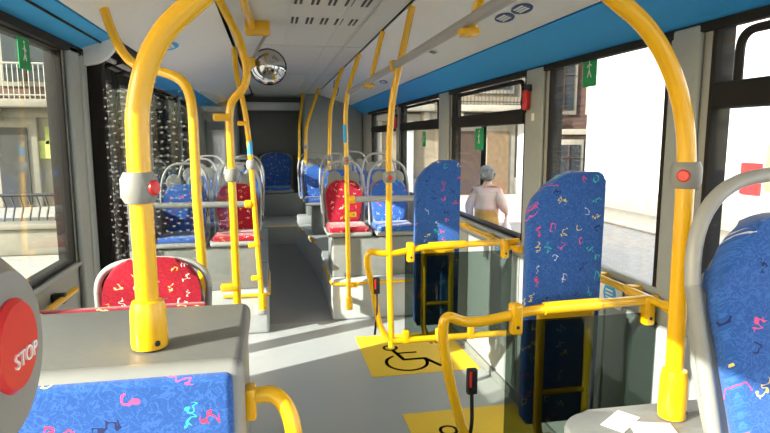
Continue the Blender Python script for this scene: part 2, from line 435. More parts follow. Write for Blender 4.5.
# rear end
bm = BM(); rbox(bm, XL - T, XR + T, YB, YB + 0.08, -0.06, 2.47); rbox(bm, -0.45, 0.52, YB - 0.03, YB, 1.35, 2.02, 0.01); struct(obj('wall_back', bm, 'back'))
trim('white', lambda bm: rbox(bm, -0.42, 0.50, 9.50, YB, 2.06, 2.19, 0.02))
trim('post', lambda bm: rbox(bm, 0.52, XR, 8.95, YB, 0.4, 2.30, 0.05, 4))
trim('post', lambda bm: rbox(bm, XL, -0.48, 8.98, YB, 0.4, 2.30, 0.05, 4))
# front end with windscreen (behind the viewpoint)
bm = BM(); rbox(bm, XL - T, XR + T, YF - 0.08, YF, -0.06, 0.85); rbox(bm, XL - T, XR + T, YF - 0.08, YF, 2.1, 2.47); struct(obj('wall_front', bm, 'wall'))
bm = BM(); rbox(bm, XL - T, XR + T, YF - 0.045, YF - 0.037, 0.85, 2.1); struct(obj('window_12', bm, 'glass_clear'))

# door in the left wall
dr = bpy.data.objects.new('door_1', None); C.objects.link(dr); dr.location = (XL - 0.03, 4.02, 0); struct(dr)
for y0, y1, wa, wb in ((3.31, 4.0, 0.15, 0.09), (4.005, 4.73, 0.09, 0.06)):
    bm = BM(); x0, x1 = XL - 0.05, XL - 0.005
    rbox(bm, x0, x1, y0, y0 + wa, 0.02, 2.03, 0.008); rbox(bm, x0, x1, y1 - wb, y1, 0.02, 2.03, 0.008)
    rbox(bm, x0, x1, y0 + wa, y1 - wb, 0.02, 0.12, 0.008); rbox(bm, x0, x1, y0 + wa, y1 - wb, 1.95, 2.03, 0.008)
    lf = obj('door_leaf_frame', bm, 'frame', dr)
    box('door_pane', 'glass_door', lf, XL - 0.031, XL - 0.025, y0 + 0.055, y1 - 0.055, 0.115, 1.955)
trim('frame', lambda bm: rbox(bm, XL, XL + 0.10, 3.295, 3.36, 0.0, 2.03, 0.012, 3))
# door drive above the leaves
dd = thing('door_drive', 'black door operating mechanism with slanting rods above the door', 'door mechanism', (XL + 0.06, 4.02, 1.98))
box('drive_housing', 'frame', dd, XL, XL + 0.05, 3.30, 4.74, 2.04, 2.12, bev=0.01)
for y in (3.5, 3.85, 4.3):
    pipe('drive_rod', 'frame', dd, [(XL + 0.03, y, 1.99), (XL + 0.16, y + 0.10, 2.05)], 0.012, 0, 8)
pipe('drive_shaft', 'rail_grey', dd, [(XL + 0.10, 3.33, 2.03), (XL + 0.10, 4.72, 2.03)], 0.014, 0, 10)

# ------------------------------------------------------------------ wheel arch covers, platforms
def arch(label, boxes, m='podium', rails=(), loc=(0, 0, 0), upper=()):
    t = thing('wheel_arch_cover', label, 'wheel arch cover', loc)
    bm = BM()
    for b in boxes: rbox(bm, *b, bev=0.025, seg=3)
    obj('cover_body', bm, m, t)
    for u in upper: box('seat_box', 'seatbox', t, *u, bev=0.02, seg=3)
    for pts in rails:
        pipe('yellow_edge_strip', 'yellow', t, pts, 0.013, 0.03, 8)
    return t
arch('pale grey wheel arch cover with yellow edge under the red seat by the wheelchair bay', [(0.51, XR - 0.003, 4.88, 5.95, 0.0, 0.37)], loc=(0.98, 5.4, 0),
     rails=[[(0.505, 5.65, 0.335), (0.505, 4.872, 0.335), (1.43, 4.872, 0.335)]], upper=[(0.52, 1.42, 4.98, 5.34, 0.365, 0.733)])
arch('pale grey wheel arch cover with yellow edge beside the door', [(XL + 0.003, -0.04, 4.66, 5.75, 0.0, 0.37)], loc=(-0.5, 5.2, 0),
     rails=[[(-0.035, 5.5, 0.335), (-0.035, 4.652, 0.335), (-0.40, 4.652, 0.335)]], upper=[(-0.93, -0.10, 4.72, 5.08, 0.365, 0.733)])
# service flap on the left cover
tag(box('service_flap', 'wall', None, -0.145, -0.075, 4.648, 4.662, 0.17, 0.26, bev=0.004), 'small square grey flap low on the wheel arch cover beside the door', 'flap')
# platforms (setting)
trim('podium', lambda bm: rbox(bm, XL, -0.05, 5.76, 8.0, 0.0, 0.38, 0.02))
def rear_platform(bm):
    pts = [(0.52, 5.96), (0.50, 6.2), (0.44, 6.9), (0.37, 7.5), (0.345, 7.96), (XR, 7.96), (XR, 5.96)]
    prism(bm, pts, lambda u, v, w: Vector((u, v, w)), 0.42, 0.0)
trim('podium', rear_platform)
trim('podium', lambda bm: rbox(bm, XL, XR, 7.96, YB, 0.0, 0.392))
trim('podium', lambda bm: rbox(bm, 0.36, 0.62, 7.98, 8.3, 0.39, 0.52, 0.02))
trim('podium', lambda bm: rbox(bm, -0.05, 0.345, 7.945, 7.96, 0.10, 0.388))
trim('mat_yellow', lambda bm: rbox(bm, -0.05, 0.345, 7.955, 8.0, 0.388, 0.397))
def nosing(label, pts):
    bm = BM(); tube(bm, pts, 0.018, 8); tag(obj('step_nosing', bm, 'yellow'), label, 'step edge', 'yellow step edge strips on the raised side platform')
nosing('short yellow edge strip nearest the red seat on the raised side platform', [(0.475, 6.48, 0.425), (0.445, 6.83, 0.425)])
nosing('short yellow edge strip farther back on the raised side platform', [(0.40, 7.25, 0.425), (0.375, 7.5, 0.425)])

# left front unit: back-to-back seat block with a flat top that carries the thick pole
lu = thing('seat_partition', 'grey plastic seat partition with flat top carrying the thick arched pole', 'partition', (-0.5, 1.05, 0))
bm = BM(); rbox(bm, XL + 0.01, -0.055, 0.92, 1.22, 0.0, 1.23, 0.03, 4); obj('partition_body', bm, 'counter', lu)
bm = BM(); rbox(bm, XL + 0.01, -0.05, 0.90, 1.24, 1.20, 1.25, 0.018, 4); obj('flat_top', bm, 'counter', lu)
ls = thing('bench_seat', 'blue moquette bench seat in grey rim in front of the flat topped partition', 'seat', (-0.45, 0.62, 0))
bm = BM(); rbox(bm, XL + 0.02, -0.048, 0.850, 0.898, 0.5, 1.263, 0.02, 4); obj('shell_rim', bm, 'shell', ls)
bm = BM(); rbox(bm, XL + 0.05, -0.064, 0.838, 0.87, 0.86, 1.252, 0.012, 4); obj('backrest', bm, 'fab_blue', ls)
bm = BM(); rbox(bm, XL + 0.05, -0.065, 0.38, 0.845, 0.76, 0.86, 0.03, 4); obj('seat', bm, 'fab_blue', ls)
bm = BM(); rbox(bm, XL + 0.10, -0.12, 0.44, 0.845, 0.0, 0.755, 0.03, 3); obj('seat_base', bm, 'seatbox', ls)
rs = thing('bench_seat', 'dark red seat back behind the flat topped partition, a thin red edge', 'seat', (-0.55, 1.3, 0))
bm = BM(); rbox(bm, XL + 0.03, -0.14, 1.245, 1.28, 0.86, 1.246, 0.012, 4); obj('backrest', bm, 'fab_red', rs)
bm = BM(); rbox(bm, XL + 0.03, -0.14, 1.28, 1.62, 0.76, 0.86, 0.03, 4); obj('seat', bm, 'fab_red', rs)
bm = BM(); rbox(bm, XL + 0.06, -0.2, 1.245, 1.58, 0.0, 0.755, 0.03, 3); obj('seat_base', bm, 'seatbox', rs)
gh = thing('bent_rail', 'short bent yellow grab handle on the side of the blue bench seat', 'handle', (-0.045, 0.9, 1.2))
box('mounting_plate', 'yellow', gh, -0.05, -0.032, 0.885, 0.92, 1.15, 1.205, bev=0.006)
pipe('handle_tube', 'yellow', gh, [(-0.04, 0.90, 1.188), (0.0, 0.893, 1.194), (0.024, 0.875, 1.16), (0.034, 0.85, 1.0), (-0.04, 0.845, 0.94)], 0.0135, 0.03, 12)
wr = thing('wall_rail', 'short yellow rail with black bracket under the window next to the door', 'rail', (-0.93, 2.6, 0.9))
pipe('rail_tube', 'yellow', wr, [(-0.905, 1.9, 0.905), (-0.905, 2.82, 0.905)], 0.015, 0, 12)
for y in (2.05, 2.66):
    box('bracket', 'black', wr, -0.949, -0.895, y - 0.02, y + 0.02, 0.885, 0.93, bev=0.006)

# right front unit
ru = thing('seat_partition', 'low pale grey partition top at the foot of the pole beside the blue seat', 'partition', (1.0, 1.03, 0))
def ru_top(bm):
    pts = []
    for k in range(9):
        a = PI / 2 + k / 8 * PI / 2; pts.append((0.70 + 0.10 * math.cos(a), 1.02 + 0.10 * math.sin(a)))
    pts += [(0.60, 0.95), (XR - 0.01, 0.95), (XR - 0.01, 1.12)]
    prism(bm, pts, lambda u, v, w: Vector((u, v, 0.945 + w)), 0.04, 0.01)
bm = BM(); ru_top(bm); obj('flat_top', bm, 'counter', ru)
bm = BM(); rbox(bm, 0.64, XR - 0.01, 0.97, 1.09, 0.0, 0.945, 0.03, 4); obj('partition_body', bm, 'counter', ru)
for i, (x, y, r, lab) in enumerate(((0.745, 1.055, 0.6, 'white paper sheet lying nearest the pole foot on the partition top'), (0.79, 1.01, -0.3, 'white folded leaflet lying under another sheet on the partition top'))):
    bm = BM(); rbox(bm, x - 0.05, x + 0.04, y - 0.025, y + 0.025, 0.9855 + 0.002 * i, 0.987 + 0.002 * i, rot=Matrix.Rotation(r, 3, 'Z'))
    tag(obj('paper_sheet', bm, 'paper'), lab, 'paper', 'papers on the partition top')

# ------------------------------------------------------------------ seats
def back_outline(w, h, top_r, base_in=0.0, z0=0.0, n=10):
    """rounded-top outline, bottom slightly narrower"""
    hw = w / 2; pts = [(-hw + base_in + 0.03, z0), (hw - base_in - 0.03, z0), (hw - base_in, z0 + 0.03)]   # sides widen upwards
    zt = z0 + h
    rx, rz = top_r
    for k in range(n + 1):
        a = k / n * PI / 2
        pts.append((hw - rx + rx * math.cos(a) ** 0.8, zt - rz + rz * math.sin(a) ** 0.8))
    for k in range(n, -1, -1):
        a = k / n * PI / 2
        pts.append((-hw + rx - rx * math.cos(a) ** 0.8, zt - rz + rz * math.sin(a) ** 0.8))
    pts.append((-hw + base_in, z0 + 0.03))
    return pts

def make_seat(fab, label, w=0.40, fh=0.41, shx=0.085, hoop=0.165, loc=(0, 0, 0), group=None, ped=True, bi=0.012, rim=0.013, sth=0.05):
    """seat facing -Y; base at z=0, cushion top 0.45; fh fabric height above cushion, shx shell extra, hoop height over fabric"""
    t = thing('bus_seat', label, 'seat', (0, 0, 0), group)
    tilt = Matrix.Rotation(math.radians(-7), 3, 'X'); zc = 0.45
    def bk(y):
        return lambda u, v, wd: tilt @ Vector((u, y + wd, v)) + Vector((0, 0, zc))
    bm = BM(); prism(bm, back_outline(w - 0.02, fh + shx, (w * 0.42, 0.26), bi, -0.06), bk(0.03), sth, 0.012, 3); obj('seat_shell', bm, 'shell', t)
    # raised rims down both sides
    for s in (-1, 1):
        bm = BM()
        tube(bm, [(s * w / 2, -0.34, 0.40), (s * (w / 2 - bi), -0.02, 0.395)] + [bk(0.03)(s * (w / 2 - bi * (1 - k)), v, 0) for v, k in ((-0.03, 0), (0.08, 0.2), (fh - 0.14, 1))], rim, 12, 0.06)
        obj('side_rim', bm, 'shell', t)
    if shx > 0.03:
        for s in (-1, 1):
            bm = BM()
            prism(bm, [(s * w * 0.22 + 0.07 * math.cos(a), fh - 0.0 + 0.075 * math.sin(a)) for a in [k / 20 * 2 * PI for k in range(20)]], bk(0.012), 0.03, 0.010, 3)
            obj('headrest_pad', bm, 'seatbox', t)
    bm = BM(); prism(bm, back_outline(w - 0.05, fh - 0.01, (w * 0.38, 0.17), bi + 0.005, -0.005), bk(-0.012), 0.05, 0.018, 4); obj('backrest', bm, fab, t)
    bm = BM(); rbox(bm, -w / 2 + 0.02, w / 2 - 0.02, -0.37, 0.01, 0.395, 0.45, 0.024, 4); obj('seat', bm, fab, t)
    bm = BM(); rbox(bm, -w / 2, w / 2, -0.385, 0.04, 0.365, 0.405, 0.018, 3); obj('seat_pan', bm, 'shell', t)
    bm = BM(); f = bk(0.05)
    top = fh + hoop
    hw = w / 2 - 0.005
    zb = fh - 0.145; f = bk(0.03); hw = w / 2
    pts = []
    for k in range(25):
        a = PI * k / 24
        pts.append(f(-hw * math.copysign(abs(math.cos(a)) ** 0.62, math.cos(a)), zb + (top - zb) * math.sin(a) ** 0.8, 0))
    tube(bm, pts, rim * 0.98, 12); obj('grab_hoop', bm, 'rail_grey', t)
    if ped:   # seats on the raised platforms stand on a column of their own
        bm = BM(); rbox(bm, -0.10, 0.10, -0.30, 0.02, 0.0, 0.37, 0.02); obj('seat_pedestal', bm, 'seatbox', t)
    t.location = loc
    return t

def copy_seat(src, loc, label, group=None):
    r = src.copy(); C.objects.link(r); r.location = loc; r['label'] = label
    if group: r['group'] = group
    for ch in list(src.children):
        c = ch.copy(); C.objects.link(c); c.parent = r
    return r
G_ = 'moquette bus seats in the rear half'
blue = make_seat('fab_blue', 'blue seat on the window side next to the front red seat by the wheelchair bay', loc=(1.115, 5.33, 0.372), group=G_, ped=False)
red = make_seat('fab_red', 'red moquette seat beside the aisle behind the pole with the blue tape, opposite the door', loc=(0.68, 5.33, 0.372), group=G_, ped=False)
copy_seat(red, (-0.29, 5.07, 0.372), 'red moquette seat beside the aisle on the door side, behind the two thin poles')
copy_seat(blue, (-0.722, 5.07, 0.372), 'blue seat on the door side next to the red aisle seat, behind the grab bar')
blue_col = make_seat('fab_blue', 'blue window seat in the second row, one row behind the front blue window seat', loc=(1.20, 6.25, 0.422), group=G_)
#blue window seat in the second row, one row behind the front blue window seat')
copy_seat(blue_col, (0.735, 6.25, 0.422), 'blue aisle seat in the second row, directly behind the red seat opposite the door')
copy_seat(blue_col, (0.60, 7.35, 0.422), 'blue aisle seat in the third row, before the pole near the rear wall')
copy_seat(blue_col, (1.06, 7.35, 0.422), 'blue window seat in the third row')
copy_seat(blue_col, (0.60, 8.42, 0.394), 'blue aisle seat farthest back before the rear side cabinet')
copy_seat(blue_col, (-0.28, 6.05, 0.382), 'blue aisle seat on the door side, one row behind the red seat')
copy_seat(blue_col, (-0.72, 6.05, 0.382), 'blue window seat on the door side, second row behind the door')
copy_seat(blue_col, (-0.28, 7.05, 0.382), 'blue aisle seat on the door side, third row behind the door')
copy_seat(blue_col, (-0.72, 7.05, 0.382), 'blue window seat on the door side, third row behind the door')
make_seat('fab_blue', 'wide blue seat against the dark rear wall at the end of the aisle', w=0.52, fh=0.55, shx=0.0, hoop=-0.02, loc=(0.10, 9.46, 0.394), group=G_, ped=False)
trim('seatbox', lambda bm: rbox(bm, XL + 0.1, XR - 0.1, 9.05, YB - 0.03, 0.39, 0.755, 0.02))
# facing red seat behind the flat-topped partition
make_seat('fab_red', 'red seat with rounded grey shell facing the back of the flat topped partition', w=0.40, fh=0.40, shx=0.015, hoop=-0.03, loc=(-0.445, 2.18, 0.33))
trim('podium', lambda bm: rbox(bm, XL, -0.12, 1.6, 2.28, 0.0, 0.298, 0.02))
# near seat at the right
make_seat('fab_blue', 'large blue seat with grey tube hoop beside the arched pole, nearest of all whole seats', w=0.46, fh=0.635, shx=0.02, hoop=0.055, loc=(0.968, 0.78, 0.405), bi=0.075, rim=0.014, sth=0.028)
trim('podium', lambda bm: rbox(bm, 0.62, XR, 0.35, 0.93, 0.0, 0.403, 0.02))

# ------------------------------------------------------------------ poles
def stop_knob(parent, c, face, r=0.029, h=0.052, red=True):
    """grey call-button housing round a pole with a red push button on the side it faces"""
    x, y, z = c
    bm = BM(); lathe(bm, [(0.017, -h / 2), (r * 0.8, -h / 2), (r, -h * 0.28), (r, h * 0.28), (r * 0.8, h / 2), (0.017, h / 2)], Matrix.Translation((x, y, z)), 20)
    k = obj('stop_button_housing', bm, 'knob', parent)
    if red:
        d = Vector(face).normalized()
        drum('red_button', 'red', k, Vector(c) + d * (r - 0.001), d, 0.013, 0.010, 0.003, 18)
    return k

def grab_pole(label, pts, r, rad, base=None, knob=None, face=(0, -1, 0), redb=True, cover_h=0.16, tape=None, clips=(), kr=0.029, kh=0.052):
    t = thing('grab_pole', label, 'grab pole', pts[0], 'yellow grab poles')
    pipe('pole_tube', 'yellow', t, pts, r, rad, 16)
    if base:
        x, y, z = base
        bm = BM(); lathe(bm, [(r, 0.0), (r * 1.55, 0.004), (r * 1.62, cover_h * 0.15), (r * 1.55, cover_h * 0.8), (r * 1.35, cover_h * 0.97), (r, cover_h)], Matrix.Translation((x, y, z)), 24)
        cvr = obj('base_cover', bm, 'yellow', t)
        drum('cover_screw', 'black', cvr, (x + r * 0.9, y - r * 1.3, z + cover_h * 0.18), (0.55, -0.83, 0), 0.005, 0.004, 0.001, 12)
    if knob: stop_knob(t, knob, face, kr, kh, redb)
    if tape: pipe('blue_tape', 'ltblue', t, tape, r * 1.04, 0, 16)
    for (c, d) in clips:
        bm = BM(); dv = Vector(d)
        q = Vector((1, 0, 0)).rotation_difference(dv).to_matrix()
        rbox(bm, c[0] - 0.01, c[0] + 0.075, c[1] - 0.018, c[1] + 0.018, c[2] - 0.022, c[2] + 0.022, 0.008, 2, rot=q, piv=c)
        cl = obj('clip', bm, 'yellow', t)
        drum('clip_screw', 'black', cl, Vector(c) + dv * 0.05 + Vector((0, -0.018, 0)), (0, -1, 0), 0.007, 0.004, 0.001, 12)
    return t

YA = 0.985
grab_pole('thick yellow arched pole standing on the flat topped partition', [(-0.207, YA, 1.25), (-0.208, YA, 1.523), (-0.208, YA, 1.582), (-0.207, YA, 1.638), (-0.200, YA, 1.677), (-0.189, YA, 1.715), (-0.171, YA, 1.752), (-0.147, YA, 1.784), (-0.107, YA, 1.819), (0.0, YA, 1.915), (0.05, YA, 2.06), (0.06, YA, ZC)],
          0.0185, 0.06, (-0.207, YA, 1.25), (-0.210, YA, 1.522), (1, -0.45, 0), cover_h=0.085, kr=0.0285, kh=0.05)
YR = 1.05
grab_pole('yellow arched pole standing on the low partition top beside the large blue seat', [(0.862, YR, 0.985), (0.855, YR, 1.50), (0.855, YR, 1.55), (0.850, YR, 1.60), (0.838, YR, 1.658), (0.814, YR, 1.722), (0.776, YR, 1.785), (0.728, YR, 1.835), (0.663, YR, 1.875), (0.60, YR, 1.92), (0.56, YR, 2.00), (0.55, YR, 2.12), (0.55, YR, ZC)],
          0.0185, 0.06, (0.862, YR, 0.985), (0.855, YR, 1.525), (-0.75, -0.7, 0), cover_h=0.115, kr=0.031, kh=0.055)
Y2 = 2.4
grab_pole('yellow pole that bends sideways at the top towards the blue strip beside the door', [(-0.28, Y2, 0.0), (-0.28, Y2, 0.946), (-0.294, Y2, 1.355), (-0.295, Y2, 1.694), (-0.303, Y2, 1.78), (-0.33, Y2, 1.829), (-0.389, 2.45, 1.86), (-0.465, 2.5, 1.88), (-0.536, 2.55, 1.90), (-0.59, 2.6, 1.957), (-0.636, 2.65, 2.045), (-0.671, 2.7, 2.134), (-0.675, 2.71, 2.15)],
          0.0195, 0.05, (-0.28, Y2, 0.0), cover_h=0.10)
Y3 = 2.8
grab_pole('yellow pole with a double bend near the mirror, before the red door side seat', [(-0.175, Y3, 0.0), (-0.175, Y3, 0.87), (-0.179, Y3, 1.31), (-0.183, Y3, 1.72), (-0.165, Y3, 1.785), (-0.110, Y3, 1.83), (-0.090, Y3, 1.91), (-0.122, Y3, 2.055), (-0.205, Y3, 2.22), (-0.235, Y3, ZC + 0.02)],
          0.0185, 0.05, (-0.175, Y3, 0.0), (-0.18, Y3, 1.43), redb=False, cover_h=0.10, clips=[((-0.18, Y3, 1.70), (-1, 0, 0)), ((-0.176, Y3, 0.885), (-1, 0, 0))], kr=0.034, kh=0.06)
Y4 = 4.61
grab_pole('yellow pole with blue tape rising from the wheel arch cover beside the door', [(-0.09, Y4, 0.22), (-0.115, Y4, 0.72), (-0.152, Y4, 1.52), (-0.18, Y4, 1.83), (-0.238, Y4, 2.09), (-0.245, Y4, ZC + 0.02)],
          0.021, 0.10, (-0.09, Y4, 0.22), (-0.145, Y4, 1.40), redb=False, cover_h=0.14, tape=[(-0.151, Y4, 1.48), (-0.155, Y4, 1.58)],
          clips=[((-0.10, Y4, 0.49), (-1, 0, 0)), ((-0.115, Y4, 0.76), (-1, 0, 0)), ((-0.138, Y4, 1.09), (-1, 0, 0)), ((-0.165, Y4, 1.72), (-1, 0, 0))], kr=0.04, kh=0.07)
Y5 = 3.12
grab_pole('yellow pole rising from the lower rail of the far wheelchair barrier', [(0.665, Y5, 0.40), (0.650, Y5, 1.0), (0.648, Y5, 1.55), (0.662, Y5 - 0.02, 1.82), (0.700, Y5 - 0.06, 2.02), (0.745, Y5 - 0.14, ZC + 0.01)],
          0.0185, 0.10, None, (0.649, Y5, 1.39), (0, -1, 0), kr=0.037, kh=0.062)
Y6 = 4.80
grab_pole('yellow pole with blue tape in front of the red seat opposite the door', [(0.645, Y6, 0.12), (0.635, Y6, 1.08), (0.625, Y6, 1.84), (0.65, Y6 - 0.02, 2.01), (0.735, Y6 - 0.08, ZC + 0.01)],
          0.0195, 0.10, (0.645, Y6, 0.12), (0.628, Y6, 1.42), (0.1, -1, 0), cover_h=0.12, tape=[(0.627, Y6, 1.57), (0.624, Y6, 1.72)],
          clips=[((0.638, Y6, 0.96), (1, 0, 0)), ((0.637, Y6, 1.08), (1, 0, 0)), ((0.644, Y6, 0.34), (1, 0, 0)), ((0.645, Y6 + 0.01, 0.20), (0, 1, 0))], kr=0.038, kh=0.065)
grab_pole('slim yellow pole between the ceiling and the hoop of the red seat opposite the door', [(0.555, 5.50, 1.30), (0.565, 5.52, 1.60), (0.58, 5.55, 1.90), (0.69, 5.62, 2.24), (0.715, 5.62, ZC + 0.01)], 0.0185, 0.10, None, (0.56, 5.51, 1.42), redb=False)
grab_pole('slim yellow pole between the ceiling and the third row aisle seat', [(0.45, 7.42, 1.30), (0.46, 7.42, 1.75), (0.66, 7.9, 2.24), (0.70, 7.95, ZC + 0.01)], 0.02, 0.12, None, (0.45, 7.42, 1.50), redb=False)
grab_pole('slim yellow pole farthest back, before the grey rear side cabinet', [(0.42, 8.48, 1.30), (0.43, 8.48, 1.80), (0.50, 8.70, 2.24), (0.52, 8.75, ZC + 0.01)], 0.02, 0.12)

gs = thing('glass_screen', 'rain spotted glass wind screen held between the door side poles', 'glass screen', (-0.24, 2.6, 0.5))
bm = BM(); prism(bm, [(-0.262, 2.42), (-0.186, 2.775), (-0.191, 2.776), (-0.267, 2.421)], lambda u, v, w: Vector((u, v, 0.45 + w)), 1.34); obj('pane', bm, 'glass_clear', gs)
bm = BM(); rbox(bm, -0.62, -0.30, 2.397, 2.403, 0.45, 1.79); obj('side_pane', bm, 'glass_dotted', gs)
# call button close to the viewpoint
sp = thing('grab_pole', 'pole with big grey round housing and red STOP button, nearest of all poles', 'grab pole', (-0.152, 0.262, 0.0), 'yellow grab poles')
pipe('pole_tube', 'yellow', sp, [(-0.150, 0.262, 0.0), (-0.150, 0.262, ZC)], 0.0165, 0, 16)
bm = BM(); lathe(bm, [(0.0, -0.03), (0.034, -0.03), (0.046, -0.018), (0.048, -0.004), (0.045, 0.008), (0.036, 0.018), (0.0, 0.022)], Matrix.Translation((-0.130, 0.262, 1.508)) @ Matrix.Rotation(PI / 2, 4, 'Y'), 40)
sh = obj('stop_button_housing', bm, 'knob', sp)
sb = drum('red_button', 'red', sh, (-0.1105, 0.262, 1.512), (1, 0, 0), 0.0205, 0.006, 0.002, 36)
text('stop_lettering', 'STOP', 0.0095, Matrix.Translation((-0.1074, 0.266, 1.506)) @ Matrix(((0, 0, 1, 0), (1, 0, 0, 0), (0, 1, 0, 0), (0, 0, 0, 1))), 'paper', sh)

# overhead grey rail with hangers
hr = thing('overhead_rail', 'long pale grey overhead handrail hanging from yellow hangers over the wheelchair bay', 'handrail', (0.68, 3.0, 2.0))
pipe('rail_tube', 'rail_grey', hr, [(0.68, 0.6, 2.005), (0.68, 3.2, 1.995), (0.66, 4.86, 1.985)], 0.0205, 0, 16)
for y, x in ((1.93, 0.70), (3.95, 0.70)):
    hh = pipe('hanger', 'yellow', hr, [(GR + 0.01, y - 0.25, ZC + 0.01), (x, y - 0.05, 2.06), (x - 0.01, y + 0.02, 1.955)], 0.017, 0.05, 12)
    bm = BM(); rbox(bm, 0.645, 0.715, y - 0.03, y + 0.03, 1.95, 1.975, 0.008); obj('hanger_cradle', bm, 'yellow', hh)
box('end_clamp', 'yellow', hr, 0.655, 0.705, Y5 - 0.03, Y5 + 0.03, 1.965, 2.025, bev=0.01)

# horizontal grab bars
def bar(label, pts, r=0.018, m='rail_grey'):
    t = thing('grab_bar', label, 'grab bar', pts[0]); pipe('bar_tube', m, t, pts, r, 0, 14)
    for p in pts: drum('bar_end', 'yellow', t, p, (1, 0, 0), r * 1.35, 0.05, 0.006, 18)
bar('grey horizontal grab bar in front of the red seat opposite the door', [(0.675, Y6, 1.09), (1.43, Y6, 1.09)], 0.026)
bar('grey horizontal grab bar in front of the seats on the door side', [(-0.915, Y4, 1.09), (-0.18, Y4, 1.09)], 0.024, 'seatbox')

# mirror
mr = thing('convex_mirror', 'round convex mirror on a yellow bracket under the ceiling', 'mirror', (0.0, 3.6, 2.02))
q = Vector((0, 0, 1)).rotation_difference(Vector((0.0, -0.95, -0.30))).to_matrix().to_4x4()
mt = Matrix.Translation((0.004, 3.6, 2.02)) @ q
R_ = 0.112
bm = BM(); lathe(bm, [(R_ * math.sin(t), 0.11 * math.cos(t) - 0.085) for t in [k / 12 * 0.78 * PI / 2 for k in range(13)]] , mt, 36); obj('mirror_glass', bm, 'mirror', mr)
bm = BM(); lathe(bm, [(R_ * 0.95, -0.056), (R_ * 0.985, -0.050), (R_ * 1.0, -0.052), (R_ * 0.99, -0.064), (R_ * 0.5, -0.10), (0.02, -0.11)], mt, 36); obj('mirror_rim', bm, 'black', mr)
box('ceiling_bracket', 'yellow', mr, -0.125, 0.02, 3.50, 3.56, 2.20, ZC + 0.005, bev=0.012)
pipe('bracket_arm', 'yellow', mr, [(-0.11, 2.9, ZC), (-0.10, 3.2, 2.27), (-0.08, 3.53, 2.25)], 0.022, 0.05, 10)
pipe('mirror_arm', 'rail_grey', mr, [(0.0, 3.53, 2.21), (-0.05, 3.57, 2.14), (-0.10, 3.60, 2.04), (-0.07, 3.70, 2.02), (0.0, 3.69, 2.03)], 0.011, 0.03, 10)
box('arm_clamp', 'yellow', mr, -0.135, -0.07, 3.55, 3.59, 2.02, 2.08, bev=0.01)

# ------------------------------------------------------------------ wheelchair bay
def barrier(y, label, pts_left, xr, glass_x, buckle, loc):
    t = thing('wheelchair_barrier', label, 'barrier', loc)
    x0 = pts_left[0][0]; ztop = 0.998
    pipe('loop_tube', 'yellow', t, [(xr, y, ztop), (x0 + 0.34, y, 0.985), (x0 + 0.14, y, 0.952), (x0 + 0.07, y, 0.957)] + [(p[0], y, p[1]) for p in pts_left] + [(xr, y, 0.435)], 0.0185, 0.05, 14)
    # thicker sleeve in the middle with a plate
    pipe('rail_sleeve', 'yellow', t, [(glass_x[0] + 0.14, y, 0.988), (glass_x[0] + 0.36, y, 0.992)], 0.0235, 0, 14)
    for x in (glass_x[0] + 0.03, glass_x[1] - 0.05):
        c = box('glass_clamp', 'yellow', t, x - 0.022, x + 0.022, y - 0.024, y + 0.026, 0.90, 1.015, bev=0.012, seg=3)
        drum('clamp_screw', 'black', c, (x, y - 0.023, 0.93), (0, -1, 0), 0.007, 0.004, 0.001, 12)
    for x in (x0 + 0.22, x0 + 0.42, x0 + 0.62):
        box('lower_clamp', 'yellow', t, x - 0.02, x + 0.02, y - 0.018, y + 0.022, 0.415, 0.495, bev=0.01, seg=3)
    box('smoked_pane', 'glass_smoke', t, glass_x[0], glass_x[1], y + 0.004, y + 0.010, 0.44, 0.945)
    bx, bz = buckle
    s = pipe('buckle_stalk', 'black', t, [(bx - 0.005, y + 0.02, bz - 0.26), (bx + 0.002, y - 0.015, bz - 0.12), (bx, y - 0.01, bz)], 0.007, 0.03, 10)
    b = box('seat_belt_buckle', 'black', s, bx - 0.019, bx + 0.019, y - 0.022, y + 0.004, bz - 0.01, bz + 0.085, bev=0.006)
    box('red_release', 'red', b, bx - 0.013, bx - 0.004, y - 0.024, y - 0.018, bz + 0.02, bz + 0.078, bev=0.001)
    return t
barrier(3.12, 'far yellow tube wheelchair barrier with smoked pane, joined to the slim pole',
        [(0.530, 0.975), (0.522, 0.90), (0.56, 0.74), (0.592, 0.53), (0.655, 0.435)], 1.44, (0.745, 1.40), (0.575, 0.735), (1.0, 3.12, 0.4))
barrier(1.86, 'near yellow tube wheelchair barrier with smoked pane, beside the arched pole',
        [(0.585, 0.990), (0.580, 0.90), (0.61, 0.74), (0.66, 0.55), (0.72, 0.435)], 1.44, (0.825, 1.44), (0.690, 0.700), (1.0, 1.86, 0.4))

